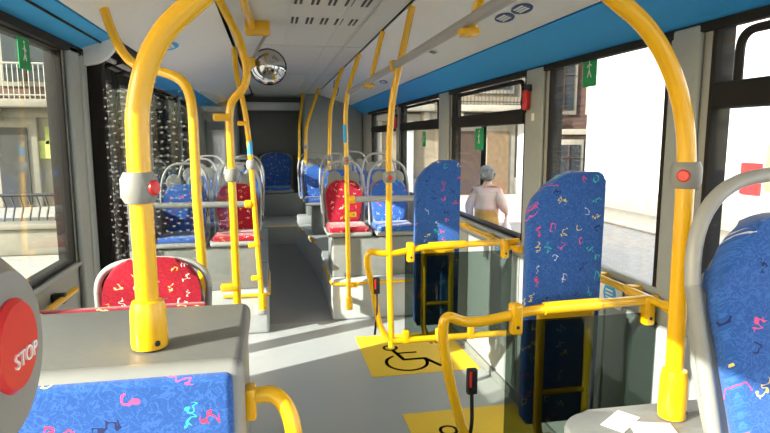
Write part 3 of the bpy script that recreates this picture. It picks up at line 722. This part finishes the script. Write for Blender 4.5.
def pad(y, x0, x1, label):
    t = thing('wheelchair_support_board', label, 'backrest', ((x0 + x1) / 2, y, 0.0), 'padded wheelchair backrests')
    w = x1 - x0
    pts = [(x0 + 0.02, 0.47), (x1 - 0.02, 0.47), (x1, 0.50), (x1, 1.44)]
    for k in range(6):
        a = k / 5 * PI / 2; pts.append((x1 - 0.03 + 0.03 * math.cos(a), 1.445 + 0.03 * math.sin(a)))
    pts += [(x1 - w * 0.45, 1.478), (x0 + w * 0.42, 1.462), (x0 + w * 0.22, 1.425), (x0 + w * 0.07, 1.375), (x0 + 0.005, 1.335), (x0, 1.31), (x0, 0.50)]
    bm = BM(); prism(bm, pts, lambda u, v, wd: Vector((u, y + wd, v)), 0.055, 0.014, 3); obj('cushion', bm, 'fab_blue', t)
    bm = BM(); rbox(bm, x0 + 0.03, x1 - 0.03, y + 0.05, y + 0.075, 0.52, 1.32, 0.01); obj('back_board', bm, 'black', t)
    for s, xx in ((1, x0 + 0.045), (-1, x1 - 0.06)):
        pipe('frame_tube', 'yellow', t, [(xx, y - 0.03, 0.95), (xx, y - 0.03, 0.45), (xx + s * 0.05, y - 0.03, 0.40), (xx + s * 0.07, y + 0.03, 0.36)], 0.017, 0.06, 12)
    box('cross_plate', 'yellow', t, x0 + 0.03, x1 - 0.05, y - 0.045, y - 0.012, 0.91, 0.97, bev=0.012)
    pipe('cross_tube', 'yellow', t, [(x0 + 0.045, y - 0.03, 0.62), (x1 - 0.06, y - 0.03, 0.62)], 0.011, 0, 10)
pad(3.24, 0.835, 1.11, 'far tall blue padded wheelchair backrest with slanted corner, behind the slim pole')
pad(1.98, 0.955, 1.265, 'near tall blue padded wheelchair backrest, largest of the upright blue boards')

def floor_mat(label, x0, x1, y0, y1):
    t = thing('floor_marking', label, 'floor marking', ((x0 + x1) / 2, (y0 + y1) / 2, 0.0005), 'yellow wheelchair floor markings')
    box('yellow_square', 'mat_yellow', t, x0, x1, y0, y1, 0.0006, 0.003)
    bm = BM(); z = 0.0034
    def ring(cx, cy, ro, ri, a0, a1, n=28):
        pv = None
        for k in range(n + 1):
            a = a0 + (a1 - a0) * k / n
            p = [bm.verts.new((cx + r * math.cos(a), cy + r * math.sin(a), z)) for r in (ri, ro)]
            if pv: bm.faces.new((pv[0], pv[1], p[1], p[0]))
            pv = p
    def stroke(a, b, w):
        a, b = Vector(a), Vector(b); d = (b - a).normalized(); n = Vector((-d.y, d.x)) * w / 2
        a, b = a - d * w / 3, b + d * w / 3
        bm.faces.new([bm.verts.new((*p, z)) for p in (a + n, a - n, b - n, b + n)])
    s = (x1 - x0) / 0.77; ox, oy = x0 + 0.29 * s, y1 - (0.60 if y1 > 4 else 0.53)
    ring(ox, oy, 0.160 * s, 0.136 * s, math.radians(118), math.radians(380))
    ring(ox - 0.06 * s, oy + 0.30, 0.060 * s, 0.040 * s, 0, 2 * PI)
    stroke((ox - 0.05 * s, oy + 0.24), (ox - 0.01 * s, oy + 0.05), 0.03)
    stroke((ox - 0.03 * s, oy + 0.18), (ox + 0.11 * s, oy + 0.18), 0.026)
    stroke((ox - 0.01 * s, oy + 0.05), (ox + 0.15 * s, oy + 0.05), 0.032)
    stroke((ox + 0.15 * s, oy + 0.05), (ox + 0.22 * s, oy - 0.10), 0.032)
    stroke((ox + 0.22 * s, oy - 0.10), (ox + 0.28 * s, oy - 0.08), 0.03)
    bmesh.ops.solidify(bm, geom=bm.faces[:], thickness=0.0005)
    obj('wheelchair_symbol', bm, 'ink', t)
floor_mat('yellow floor square with black wheelchair symbol before the far barrier', 0.64, 1.41, 3.62, 4.43)
floor_mat('yellow floor square with black wheelchair symbol, nearer and cut by the lower edge', 0.72, 1.42, 2.27, 3.07)

# rails and stickers under the sill
for i, (y0, y1, lab) in enumerate(((3.0, 4.05, 'yellow wall rail under the window behind the far wheelchair backrest'), (1.70, 2.28, 'yellow wall rail under the window behind the near wheelchair backrest'))):
    zr = (0.965, 1.0)[i]
    t = thing('wall_rail', lab, 'rail', (1.41, y0, 0.97), 'yellow rails under the window sill')
    pipe('rail_tube', 'yellow', t, [(1.395, y0, zr), (1.395, y1, zr)], 0.016, 0, 12)
    for y in (y0 + 0.06, (y0 + y1) / 2, y1 - 0.06): box('bracket', 'yellow', t, 1.39, XR, y - 0.02, y + 0.02, zr - 0.025, zr + 0.02, bev=0.006)
def wall_sticker(y, z, lab, cat='sticker'):
    t = thing('round_sticker', lab, cat, (XR - 0.013, y, z), 'white notice stickers on the bay wall')
    box('backing', 'paper', t, XR - 0.018, XR - 0.011, y - 0.085, y + 0.085, z - 0.05, z + 0.058, bev=0.002)
    drum('blue_disc', 'ltblue', t, (XR - 0.019, y, z + 0.004), (1, 0, 0), 0.046, 0.003, 0.0005, 28)
    for k in range(3): box('white_stroke', 'paper', t, XR - 0.0225, XR - 0.020, y - 0.026, y + 0.026, z - 0.016 + 0.016 * k, z - 0.009 + 0.016 * k)
wall_sticker(2.17, 0.93, 'white notice with blue disc beside the near wheelchair backrest')
wall_sticker(3.42, 0.90, 'white notice with blue disc beside the far wheelchair backrest')

# emergency hammer on the pillar
eh = thing('emergency_hammer', 'red emergency hammer in black holder on the window pillar', 'hammer', (1.42, 3.02, 1.8))
box('holder', 'black', eh, 1.405, XR - 0.02, 2.99, 3.05, 1.86, 1.90, bev=0.006)
box('hammer_body', 'red', eh, 1.395, 1.424, 2.995, 3.045, 1.76, 1.87, bev=0.008)
pipe('wire', 'black', eh, [(1.415, 3.05, 1.88), (1.405, 3.09, 1.80), (1.42, 3.04, 1.75)], 0.004, 0.03, 8)
tag(box('small_plate', 'paper', None, XR - 0.025, XR - 0.021, 2.95, 2.98, 1.70, 1.74), 'tiny white plate with dark mark below the red hammer', 'plate')
eh2 = thing('emergency_hammer', 'small red emergency hammer on the farther window pillar above the blue seats', 'hammer', (1.42, 6.4, 1.75))
box('holder', 'black', eh2, 1.405, XR - 0.02, 6.39, 6.45, 1.84, 1.88, bev=0.006)
box('hammer_body', 'red', eh2, 1.395, 1.424, 6.395, 6.445, 1.72, 1.85, bev=0.008)

# green exit stickers on the panes
def exit_sticker(x, y, z, h, w, lab):
    t = thing('exit_sticker', lab, 'sticker', (x, y, z), 'green exit stickers on the window panes')
    s = -1 if x > 0 else 1
    box('green_film', 'green', t, x - 0.0015, x + 0.0015, y - w / 2, y + w / 2, z - h / 2, z + h / 2)
    bm = BM(); xx = x + s * 0.0025; k = h / 0.16
    for a, b in (((0, .045), (0.002, .0)), ((0.002, .0), (.016, -.035)), ((0.002, 0), (-.018, -.035)), ((0, .03), (.02, .015)), ((0, .03), (-.02, .02))):
        tube(bm, [(xx, y + a[0] * k, z + a[1] * k), (xx, y + b[0] * k, z + b[1] * k)], 0.0026 * k, 6)
    lathe(bm, [(0, -.001), (.007 * k, -.001), (.007 * k, .001), (0, .001)], Matrix.Translation((xx, y, z + 0.058 * k)) @ Matrix.Rotation(PI / 2, 4, 'Y'), 12)
    obj('white_figure', bm, 'paper', t)
exit_sticker(1.459, 2.46, 1.915, 0.15, 0.115, 'green exit sticker high on the pane before the white building')
exit_sticker(1.459, 3.87, 1.60, 0.15, 0.16, 'green exit sticker on the pane above the white haired woman')
exit_sticker(1.459, 5.35, 1.60, 0.14, 0.12, 'green exit sticker on the pane beyond the far wheelchair backrest')
exit_sticker(-0.959, 2.60, 1.94, 0.125, 0.11, 'green exit sticker on the pane before the balcony')

# stickers on the sloping ceiling panels
def cove_pt(x, side):
    return (ZC + (x - GR) / (SR - GR) * (ZS - ZC)) if side > 0 else (ZC + (GL - x) / (GL - SL) * (ZS - ZC))
def oval(x, y, ry, rx, m, lab, side=1, marks=True):
    z = cove_pt(x, side) + 0.001
    ang = math.atan2(ZS - ZC, SR - GR) * side
    mt = Matrix.Translation((x, y, z)) @ Matrix.Rotation(-ang, 4, 'Y')
    t = thing('oval_sticker', lab, 'sticker', (x, y, z))
    bm = BM(); lathe(bm, [(0, -.003), (1, -.003), (1, 0), (0, 0)], mt @ Matrix.Diagonal((rx, ry, 1, 1)), 32); obj('sticker_film', bm, m, t)
    bm = BM()
    for v in (-0.4, 0.0, 0.4):
        vs = rbox(bm, -0.05 * rx * 4 + v * rx - rx * .02, v * rx + rx * .06, -ry * 0.55, ry * 0.55, -0.0045, -0.003)
        for q_ in vs: q_.co = mt @ q_.co
    obj('printed_lines', bm, 'paper' if m != 'paper' else 'ink', t)
oval(1.10, 2.62, 0.085, 0.036, 'inkblue', 'dark blue oval sticker farther along of the pair on the white ceiling panel')
oval(1.10, 2.43, 0.085, 0.036, 'inkblue', 'dark blue oval sticker nearer of the pair on the white ceiling panel')
oval(1.08, 3.75, 0.07, 0.035, 'paper', 'white oval sticker with dark print on the ceiling panel above the wheelchair bay')
oval(1.12, 5.65, 0.11, 0.036, 'inkblue', 'small far dark blue oval sticker on the ceiling panel above the rear seats')
oval(-0.60, 3.85, 0.13, 0.06, 'ltblue', 'light blue sticker on the white ceiling panel above the door', -1)

# air outlets in the ceiling
k = 0
names = ['first', 'second', 'third', 'fourth', 'fifth']
for row, y in enumerate((2.95, 3.45)):
    for i in range(5):
        x = 0.14 + 0.085 * i
        bm = BM()
        for dx in (0.0, 0.026): rbox(bm, x + dx, x + dx + 0.014, y - 0.09, y + 0.09, ZC - 0.002, ZC + 0.001, 0.001)
        tag(obj('air_outlet', bm, 'black'), '%s double slot air outlet from the mirror side in the %s ceiling row' % (names[i], ('nearer', 'farther')[row]), 'air outlet', 'double slot air outlets in the grey ceiling')
# cord loop by the rear poles
bm = BM(); tube(bm, [(0.74, 6.6, 2.26), (0.73, 6.6, 2.16), (0.76, 6.62, 2.08), (0.79, 6.62, 2.16), (0.76, 6.6, 2.26)], 0.005, 8, 0.03)
tag(obj('hanging_cord', bm, 'black'), 'thin dark cord loop hanging from the ceiling groove near the rear poles', 'cord')

# ------------------------------------------------------------------ outside
GZ = -0.33
M['cobble'] = stone('cobbled_pavement', (0.44, 0.43, 0.40), (0.28, 0.27, 0.25), 4.0, 0.6, 0.3, 0.5, 'XY')
M['ashlar'] = stone('cream_ashlar', (0.22, 0.185, 0.125), (0.16, 0.135, 0.09), 1.4, 0.9, 0.45, 0.3)
M['brick'] = stone('red_brick', (0.085, 0.04, 0.028), (0.10, 0.08, 0.065), 3.0, 0.5, 0.2, 0.3)
M['plaster'] = mat('white_plaster', (0.52, 0.52, 0.51), 0.85, var=0.03, vscale=2)
M['cream'] = mat('cream_plaster', (0.26, 0.235, 0.165), 0.85, var=0.05, vscale=2)
M['rose'] = mat('rose_plaster', (0.15, 0.09, 0.065), 0.85, var=0.06, vscale=2)
M['wood'] = mat('brown_door_wood', (0.05, 0.03, 0.02), 0.6, var=0.2, vscale=8)
M['iron'] = mat('dark_wrought_iron', (0.03, 0.03, 0.03), 0.5)
M['ltiron'] = mat('pale_iron', (0.33, 0.33, 0.30), 0.5)
M['darkpane'] = mat('dark_house_pane', (0.03, 0.035, 0.04), 0.08)
M['stonew'] = mat('pale_stone', (0.27, 0.25, 0.20), 0.8, var=0.08, vscale=6)
M['leaf'] = mat('green_leaf', (0.06, 0.14, 0.03), 0.6, var=0.4, vscale=12)
M['rosew'] = mat('tan_door_wood', (0.16, 0.11, 0.06), 0.6, var=0.2, vscale=8)
M['poster'] = mat('yellow_green_poster', (0.40, 0.44, 0.12), 0.7, var=0.2, vscale=4)

bm = BM(); rbox(bm, -60, 60, -40, 90, GZ - 0.2, GZ); struct(obj('pavement', bm, 'cobble'))

def house_window(b, x, y, z, w, h, surround='stonew'):
    f = box('house_window', surround, b, x - w / 2 - 0.15, x + w / 2 + 0.15, y - 0.10, y + 0.05, z - 0.15, z + h + 0.18, bev=0.02)
    box('pane', 'darkpane', f, x - w / 2, x + w / 2, y - 0.13, y - 0.09, z, z + h)
    bm = BM(); rbox(bm, x - 0.03, x + 0.03, y - 0.16, y - 0.12, z, z + h); rbox(bm, x - w / 2, x + w / 2, y - 0.16, y - 0.12, z + h * .6, z + h * .6 + 0.05); obj('glazing_bar', bm, 'wood', f)
def house_door(b, x, y, w, h, m='wood'):
    f = box('doorway', 'stonew', b, x - w / 2 - 0.25, x + w / 2 + 0.25, y - 0.14, y + 0.05, GZ, GZ + h + 0.3, bev=0.03)
    box('door_leaf', m, f, x - w / 2, x + w / 2, y - 0.18, y - 0.12, GZ, GZ + h)
def balcony(b, x0, x1, y, z, depth=0.8, m='iron'):
    s = box('balcony', 'stonew', b, x0, x1, y - depth, y, z, z + 0.22, bev=0.04)
    bm = BM(); yy = y - depth + 0.06
    tube(bm, [(x0 + .05, yy, z + 1.15), (x1 - .05, yy, z + 1.15)], 0.03, 6); tube(bm, [(x0 + .05, yy, z + 0.32), (x1 - .05, yy, z + 0.32)], 0.02, 6)
    n = int((x1 - x0) / 0.13)
    for i in range(n + 1):
        xx = x0 + 0.05 + (x1 - x0 - 0.1) * i / n; tube(bm, [(xx, yy, z + 0.2), (xx, yy, z + 1.15)], 0.013, 5)
    obj('railing', bm, m, s)
    bm = BM()
    for xx in (x0 + 0.2, (x0 + x1) / 2, x1 - 0.2): rbox(bm, xx - 0.1, xx + 0.1, y - depth * 0.7, y, z - 0.35, z, 0.05)
    obj('corbel', bm, 'stonew', s)

# left: house with balcony seen through the front left window
YH = 18.0
hb = thing('building', 'cream stone house with wrought iron balcony and dark doorway beyond the door side window', 'building', (-9, YH, GZ))
box('facade', 'cream', hb, -22, -4.6, YH, YH + 6, GZ, 9.5)
box('upper_storey', 'rose', hb, -7.9, -4.58, YH - 0.03, YH + 1, 2.75, 9.45)
box('string_course', 'stonew', hb, -22, -4.6, YH - 0.15, YH, 2.2, 2.45, bev=0.03)
balcony(hb, -9.5, -5.2, YH, 2.45, 0.9, 'ltiron')
house_door(hb, -7.05, YH, 0.75, 2.25, 'iron')
house_window(hb, -6.6, YH, 3.2, 1.1, 2.2); house_window(hb, -10.5, YH, 3.2, 1.1, 2.2)
house_window(hb, -10.0, YH, 0.7, 1.2, 1.6)
for x, z in ((-6.35, 1.35), (-6.05, 1.75)): box('poster', 'poster', hb, x - 0.2, x + 0.2, YH - 0.06, YH, z - 0.3, z + 0.2)
tag(box('banner', 'red', None, -8.75, -8.35, YH - 1.0, YH - 0.97, 3.2, 4.7), 'hanging red banner at the balcony end', 'banner')
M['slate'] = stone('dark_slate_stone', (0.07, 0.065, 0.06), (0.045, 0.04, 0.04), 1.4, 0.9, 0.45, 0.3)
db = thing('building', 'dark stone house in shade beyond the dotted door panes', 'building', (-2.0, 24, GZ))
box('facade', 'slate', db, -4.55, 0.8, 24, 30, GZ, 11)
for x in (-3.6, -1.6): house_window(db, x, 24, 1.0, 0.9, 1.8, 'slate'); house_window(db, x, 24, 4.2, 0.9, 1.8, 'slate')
hs = thing('stone_bench', 'long pale stone planter bench with iron railing on the square', 'bench', (-5.0, 10.6, GZ))
box('bench_base', 'stonew', hs, -9.0, -2.6, 10.3, 11.0, GZ, 0.12, bev=0.05); box('bench_top', 'stonew', hs, -9.05, -2.55, 10.22, 11.08, 0.12, 0.22, bev=0.03)
bm = BM(); tube(bm, [(-9, 10.6, 0.66), (-2.6, 10.6, 0.66)], 0.03, 6)
for i in range(50):
    xx = -9 + 6.4 * i / 49; tube(bm, [(xx, 10.6, 0.22), (xx + 0.05, 10.6, 0.44), (xx, 10.6, 0.66)], 0.016, 5)
obj('iron_railing', bm, 'iron', hs)

# right: cream facade, brick facade, white building
YS = 19.0
rb = thing('building', 'cream stone building with wooden portal and balconies beyond the woman', 'building', (6.5, YS, GZ))
box('facade', 'ashlar', rb, 1.5, 9.3, YS, YS + 6, GZ, 10)
box('plinth', 'stonew', rb, 1.5, 9.3, YS - 0.12, YS, GZ, 0.25, bev=0.03)
bm = BM()
for x in (4.35, 5.75, 8.55): rbox(bm, x, x + 0.42, YS - 0.2, YS, GZ, 2.3, 0.04)
obj('pilaster', bm, 'plaster', rb)
box('cornice', 'stonew', rb, 1.5, 9.3, YS - 0.25, YS, 2.2, 2.45, bev=0.05)
house_door(rb, 6.75, YS, 0.8, 2.2); house_door(rb, 7.8, YS, 0.8, 2.2, 'rosew')
balcony(rb, 6.1, 9.1, YS, 2.5, 0.9); balcony(rb, 3.0, 5.3, YS, 2.5, 0.9)
house_window(rb, 7.6, YS, 3.3, 1.3, 2.2); house_window(rb, 4.1, YS, 3.3, 1.2, 2.2); house_window(rb, 3.2, YS, 0.8, 0.7, 1.6)
kb = thing('building', 'red brick house with tall windows between the cream building and the white one', 'building', (11, YS, GZ))
box('facade', 'brick', kb, 9.32, 18, YS - 0.2, YS + 6, GZ, 10)
box('string_course', 'stonew', kb, 9.32, 18, YS - 0.35, YS - 0.2, 1.75, 1.95, bev=0.03)
house_window(kb, 10.1, YS - 0.2, 2.6, 0.8, 2.0); house_window(kb, 11.6, YS - 0.2, 2.6, 0.8, 2.0); house_window(kb, 10.4, YS - 0.2, 0.2, 0.9, 1.2)
wb = thing('building', 'large white rendered building in full sun beyond the near windows', 'building', (12, 4, GZ))
box('facade', 'plaster', wb, 9.0, 16, -25, 15.2, GZ, 11)
box('plinth', 'stonew', wb, 8.9, 9.0, -25, 15.25, GZ, 0.3, bev=0.03)
box('notice_board', 'red', wb, 8.94, 9.0, 9.05, 9.5, 0.55, 1.15); box('notice_paper', 'poster', wb, 8.95, 9.0, 8.5, 8.95, 0.65, 1.5)
box('kerb_step', 'stonew', wb, 7.6, 8.9, -25, 15.2, GZ, GZ + 0.12, bev=0.03)

# ------------------------------------------------------------------ woman on the pavement
M['skin'] = mat('skin', (0.62, 0.40, 0.30), 0.55); M['hair'] = mat('grey_white_hair', (0.22, 0.21, 0.195), 0.8, var=0.45, vscale=28, bump=1.0, bscale=60)
M['knit'] = mat('cream_pink_cardigan', (0.55, 0.44, 0.37), 0.9, var=0.04, bump=0.4, bscale=90); M['skirt'] = mat('ochre_skirt', (0.40, 0.24, 0.05), 0.85, var=0.1)
M['shoe'] = mat('brown_shoe', (0.06, 0.04, 0.03), 0.5); M['bagw'] = mat('white_plastic_bag', (0.85, 0.85, 0.83), 0.4)
def skin_obj(name, m, parent, verts, edges, root=0, sub=2):
    me = bpy.data.meshes.new(name); me.from_pydata([v[:3] for v in verts], edges, [])
    o = bpy.data.objects.new(name, me); C.objects.link(o); o.parent = parent
    me.materials.append(M[m])
    md = o.modifiers.new('skin', 'SKIN'); md.use_smooth_shade = True
    sv = me.skin_vertices[0].data
    for i, v in enumerate(verts):
        r = v[3] if not isinstance(v[3], tuple) else None
        sv[i].radius = (v[3], v[3]) if r is not None else v[3]
        sv[i].use_root = (i == root)
    s = o.modifiers.new('sub', 'SUBSURF'); s.levels = sub; s.render_levels = sub
    return o
pw = thing('person', 'white haired woman in pale cardigan walking away on the pavement', 'person', (2.86, 7.25, GZ))
# local frame: z up from the pavement, walking towards +X +Y
fx, fy = 0.55, 0.83      # facing
sxx, syy = 0.83, -0.55   # her right side
def L3(s, f, z): return (s * sxx + f * fx, s * syy + f * fy, z)
def V(s, f, z, r): return (*L3(s, f, z), r)
bv = [V(0, 0, 0.86, (0.15, 0.12)), V(0, 0, 1.02, (0.14, 0.11)), V(0, 0.01, 1.18, (0.16, 0.12)), V(0, 0.01, 1.27, (0.10, 0.08)), V(0, 0.03, 1.345, 0.05), V(0, 0.045, 1.40, 0.055), V(0, 0.055, 1.47, 0.082), V(0, 0.045, 1.535, 0.06),
      V(0.17, 0.0, 1.245, 0.055), V(0.23, -0.05, 1.04, 0.043), V(0.24, 0.13, 0.95, 0.030), V(0.24, 0.18, 0.93, 0.028),
      V(-0.17, 0.0, 1.245, 0.055), V(-0.23, -0.06, 1.02, 0.043), V(-0.22, 0.04, 0.82, 0.030), V(-0.22, 0.06, 0.77, 0.028),
      V(0.085, 0.02, 0.78, 0.085), V(0.09, 0.08, 0.45, 0.06), V(0.09, 0.02, 0.09, 0.038), V(0.09, 0.14, 0.04, 0.035),
      V(-0.085, -0.01, 0.78, 0.085), V(-0.09, -0.03, 0.45, 0.06), V(-0.09, -0.16, 0.10, 0.038), V(-0.09, -0.05, 0.04, 0.035)]
be = [(0, 1), (1, 2), (2, 3), (3, 4), (4, 5), (5, 6), (6, 7), (2, 8), (8, 9), (9, 10), (10, 11), (2, 12), (12, 13), (13, 14), (14, 15), (0, 16), (16, 17), (17, 18), (18, 19), (0, 20), (20, 21), (21, 22), (22, 23)]
body_v, body_e = list(bv), list(be)
for wi, s in ((11, 0.24), (15, -0.22)):
    f0 = 0.18 if wi == 11 else 0.06; z0 = 0.93 if wi == 11 else 0.77
    for k in range(4):
        n = len(body_v); o_ = (k - 1.5) * 0.017; ln = (0.06, 0.07, 0.066, 0.052)[k]
        body_v += [V(s, f0 + 0.01 + o_, z0 - 0.045, 0.009), V(s - 0.012 * (1 if s > 0 else -1), f0 + 0.012 + o_, z0 - 0.05 - ln * .6, 0.008), V(s - 0.03 * (1 if s > 0 else -1), f0 + 0.008 + o_, z0 - 0.05 - ln, 0.007)]
        body_e += [(wi, n), (n, n + 1), (n + 1, n + 2)]
    n = len(body_v); body_v += [V(s - 0.02 * (1 if s > 0 else -1), f0 + 0.045, z0 - 0.03, 0.010), V(s - 0.03 * (1 if s > 0 else -1), f0 + 0.055, z0 - 0.065, 0.008)]; body_e += [(wi, n), (n, n + 1)]
skin_obj('body', 'skin', pw, body_v, body_e)
cv = [V(0, 0, 0.955, (0.20, 0.172)), V(0, 0, 1.03, (0.18, 0.15)), V(0, 0.005, 1.11, (0.178, 0.14)), V(0, 0.01, 1.19, (0.185, 0.14)), V(0, 0.015, 1.285, (0.11, 0.09)), V(0, 0.025, 1.325, 0.065),
      V(0.15, 0.0, 1.215, 0.085), V(0.235, -0.05, 1.03, 0.065), V(0.24, 0.11, 0.96, 0.045), V(-0.15, 0.0, 1.215, 0.085), V(-0.235, -0.06, 1.02, 0.065), V(-0.222, 0.035, 0.835, 0.045)]
skin_obj('cardigan', 'knit', pw, cv, [(0, 1), (1, 2), (2, 3), (3, 4), (4, 5), (3, 6), (6, 7), (7, 8), (3, 9), (9, 10), (10, 11)])
skin_obj('skirt', 'skirt', pw, [V(0, 0, 1.06, (0.165, 0.138)), V(0, 0, 0.90, (0.178, 0.15)), V(0, 0, 0.72, (0.19, 0.16)), V(0, 0.01, 0.5, (0.20, 0.18)), V(0, 0.01, 0.40, (0.205, 0.185))], [(0, 1), (1, 2), (2, 3), (3, 4)])
skin_obj('hair', 'hair', pw, [V(0, -0.025, 1.37, 0.06), V(0, -0.01, 1.44, 0.115), V(0, 0.015, 1.51, 0.12), V(0, 0.045, 1.57, 0.075), V(0.075, 0.03, 1.44, 0.05), V(-0.075, 0.03, 1.44, 0.05), V(0.05, -0.05, 1.52, 0.05), V(-0.05, -0.05, 1.47, 0.05)], [(0, 1), (1, 2), (2, 3), (1, 4), (1, 5), (2, 6), (1, 7)])
for s, f in ((0.09, 0.08), (-0.09, -0.11)):
    bm = BM(); c = Vector(L3(s, f, 0)); rbox(bm, c.x - 0.04, c.x + 0.04, c.y - 0.11, c.y + 0.11, 0.0, 0.075, 0.03, 3, rot=Matrix.Rotation(-math.atan2(fx, fy), 3, 'Z')); obj('shoe', bm, 'shoe', pw, local=True)
bm = BM(); c = Vector(L3(0, 0.145, 1.46)); n_ = Vector(L3(0, 1, 0))
lathe(bm, [(0.0, 0.0), (0.014, 0.0), (0.004, 0.028), (0, 0.03)], Matrix.Translation(c) @ Vector((0, 0, 1)).rotation_difference(n_).to_matrix().to_4x4(), 10); obj('nose', bm, 'skin', pw, local=True)
hand = Vector((2.86, 7.25, GZ)) + Vector(L3(0.235, 0.20, 0.86))
bg = thing('plastic_bag', 'white plastic shopping bag hanging from the hand of the woman', 'bag', hand - Vector((0, 0, 0.42)))
bm = BM(); lathe(bm, [(0.02, -0.42), (0.105, -0.41), (0.125, -0.33), (0.115, -0.2), (0.07, -0.10), (0.03, -0.05)], Matrix.Translation(hand) @ Matrix.Diagonal((0.7, 1.0, 1, 1)), 16); obj('bag_body', bm, 'bagw', bg)
bm = BM(); tube(bm, [hand + Vector((0, 0.02, -0.08)), hand + Vector((0, 0.015, 0.0)), hand + Vector((0, -0.015, 0.0)), hand + Vector((0, -0.02, -0.08))], 0.008, 6); obj('bag_handle', bm, 'bagw', bg)

# ------------------------------------------------------------------ light
w = bpy.data.worlds.new('sky'); sc.world = w; w.use_nodes = True
N = w.node_tree.nodes; L = w.node_tree.links
sky = N.new('ShaderNodeTexSky'); sky.sky_type = 'NISHITA'; sky.sun_disc = False
d = Vector((1.0, 0.43, -0.455)).normalized()
sky.sun_elevation = math.asin(-d.z); sky.sun_rotation = math.atan2(-d.x, -d.y)
sky.air_density = 1.0; sky.dust_density = 1.5
L.new(sky.outputs[0], N['Background'].inputs['Color']); N['Background'].inputs['Strength'].default_value = 0.30
sl = bpy.data.lights.new('sun', 'SUN'); sl.energy = 8.3; sl.angle = math.radians(0.55); sl.color = (1.0, 0.97, 0.93)
so = bpy.data.objects.new('sun', sl); C.objects.link(so); so.rotation_euler = d.to_track_quat('-Z', 'Y').to_euler(); so.location = (-10, -5, 8)

# ------------------------------------------------------------------ camera
cam = bpy.data.cameras.new('camera'); co = bpy.data.objects.new('camera', cam); C.objects.link(co)
F = 570.0; cam.sensor_fit = 'HORIZONTAL'; cam.sensor_width = 36.0; cam.lens = F / 770 * 36; cam.clip_start = 0.02
th = math.atan((216.5 - 139) / F); ps = math.atan((385 - 269.5) / F * math.cos(th))
fw = Vector((math.sin(ps) * math.cos(th), math.cos(ps) * math.cos(th), -math.sin(th)))
co.location = (0, 0, 1.6); co.rotation_euler = fw.to_track_quat('-Z', 'Y').to_euler()
sc.camera = co
sc.view_settings.view_transform = 'Standard'; sc.view_settings.look = 'None'; sc.view_settings.gamma = 1.0; sc.view_settings.use_curve_mapping = False
sc.view_settings.exposure = 0.97
sc.cycles.max_bounces = 14; sc.cycles.diffuse_bounces = 6; sc.cycles.transparent_max_bounces = 24; sc.cycles.glossy_bounces = 4
sc.cycles.sample_clamp_indirect = 6.0; sc.cycles.caustics_reflective = False; sc.cycles.caustics_refractive = False
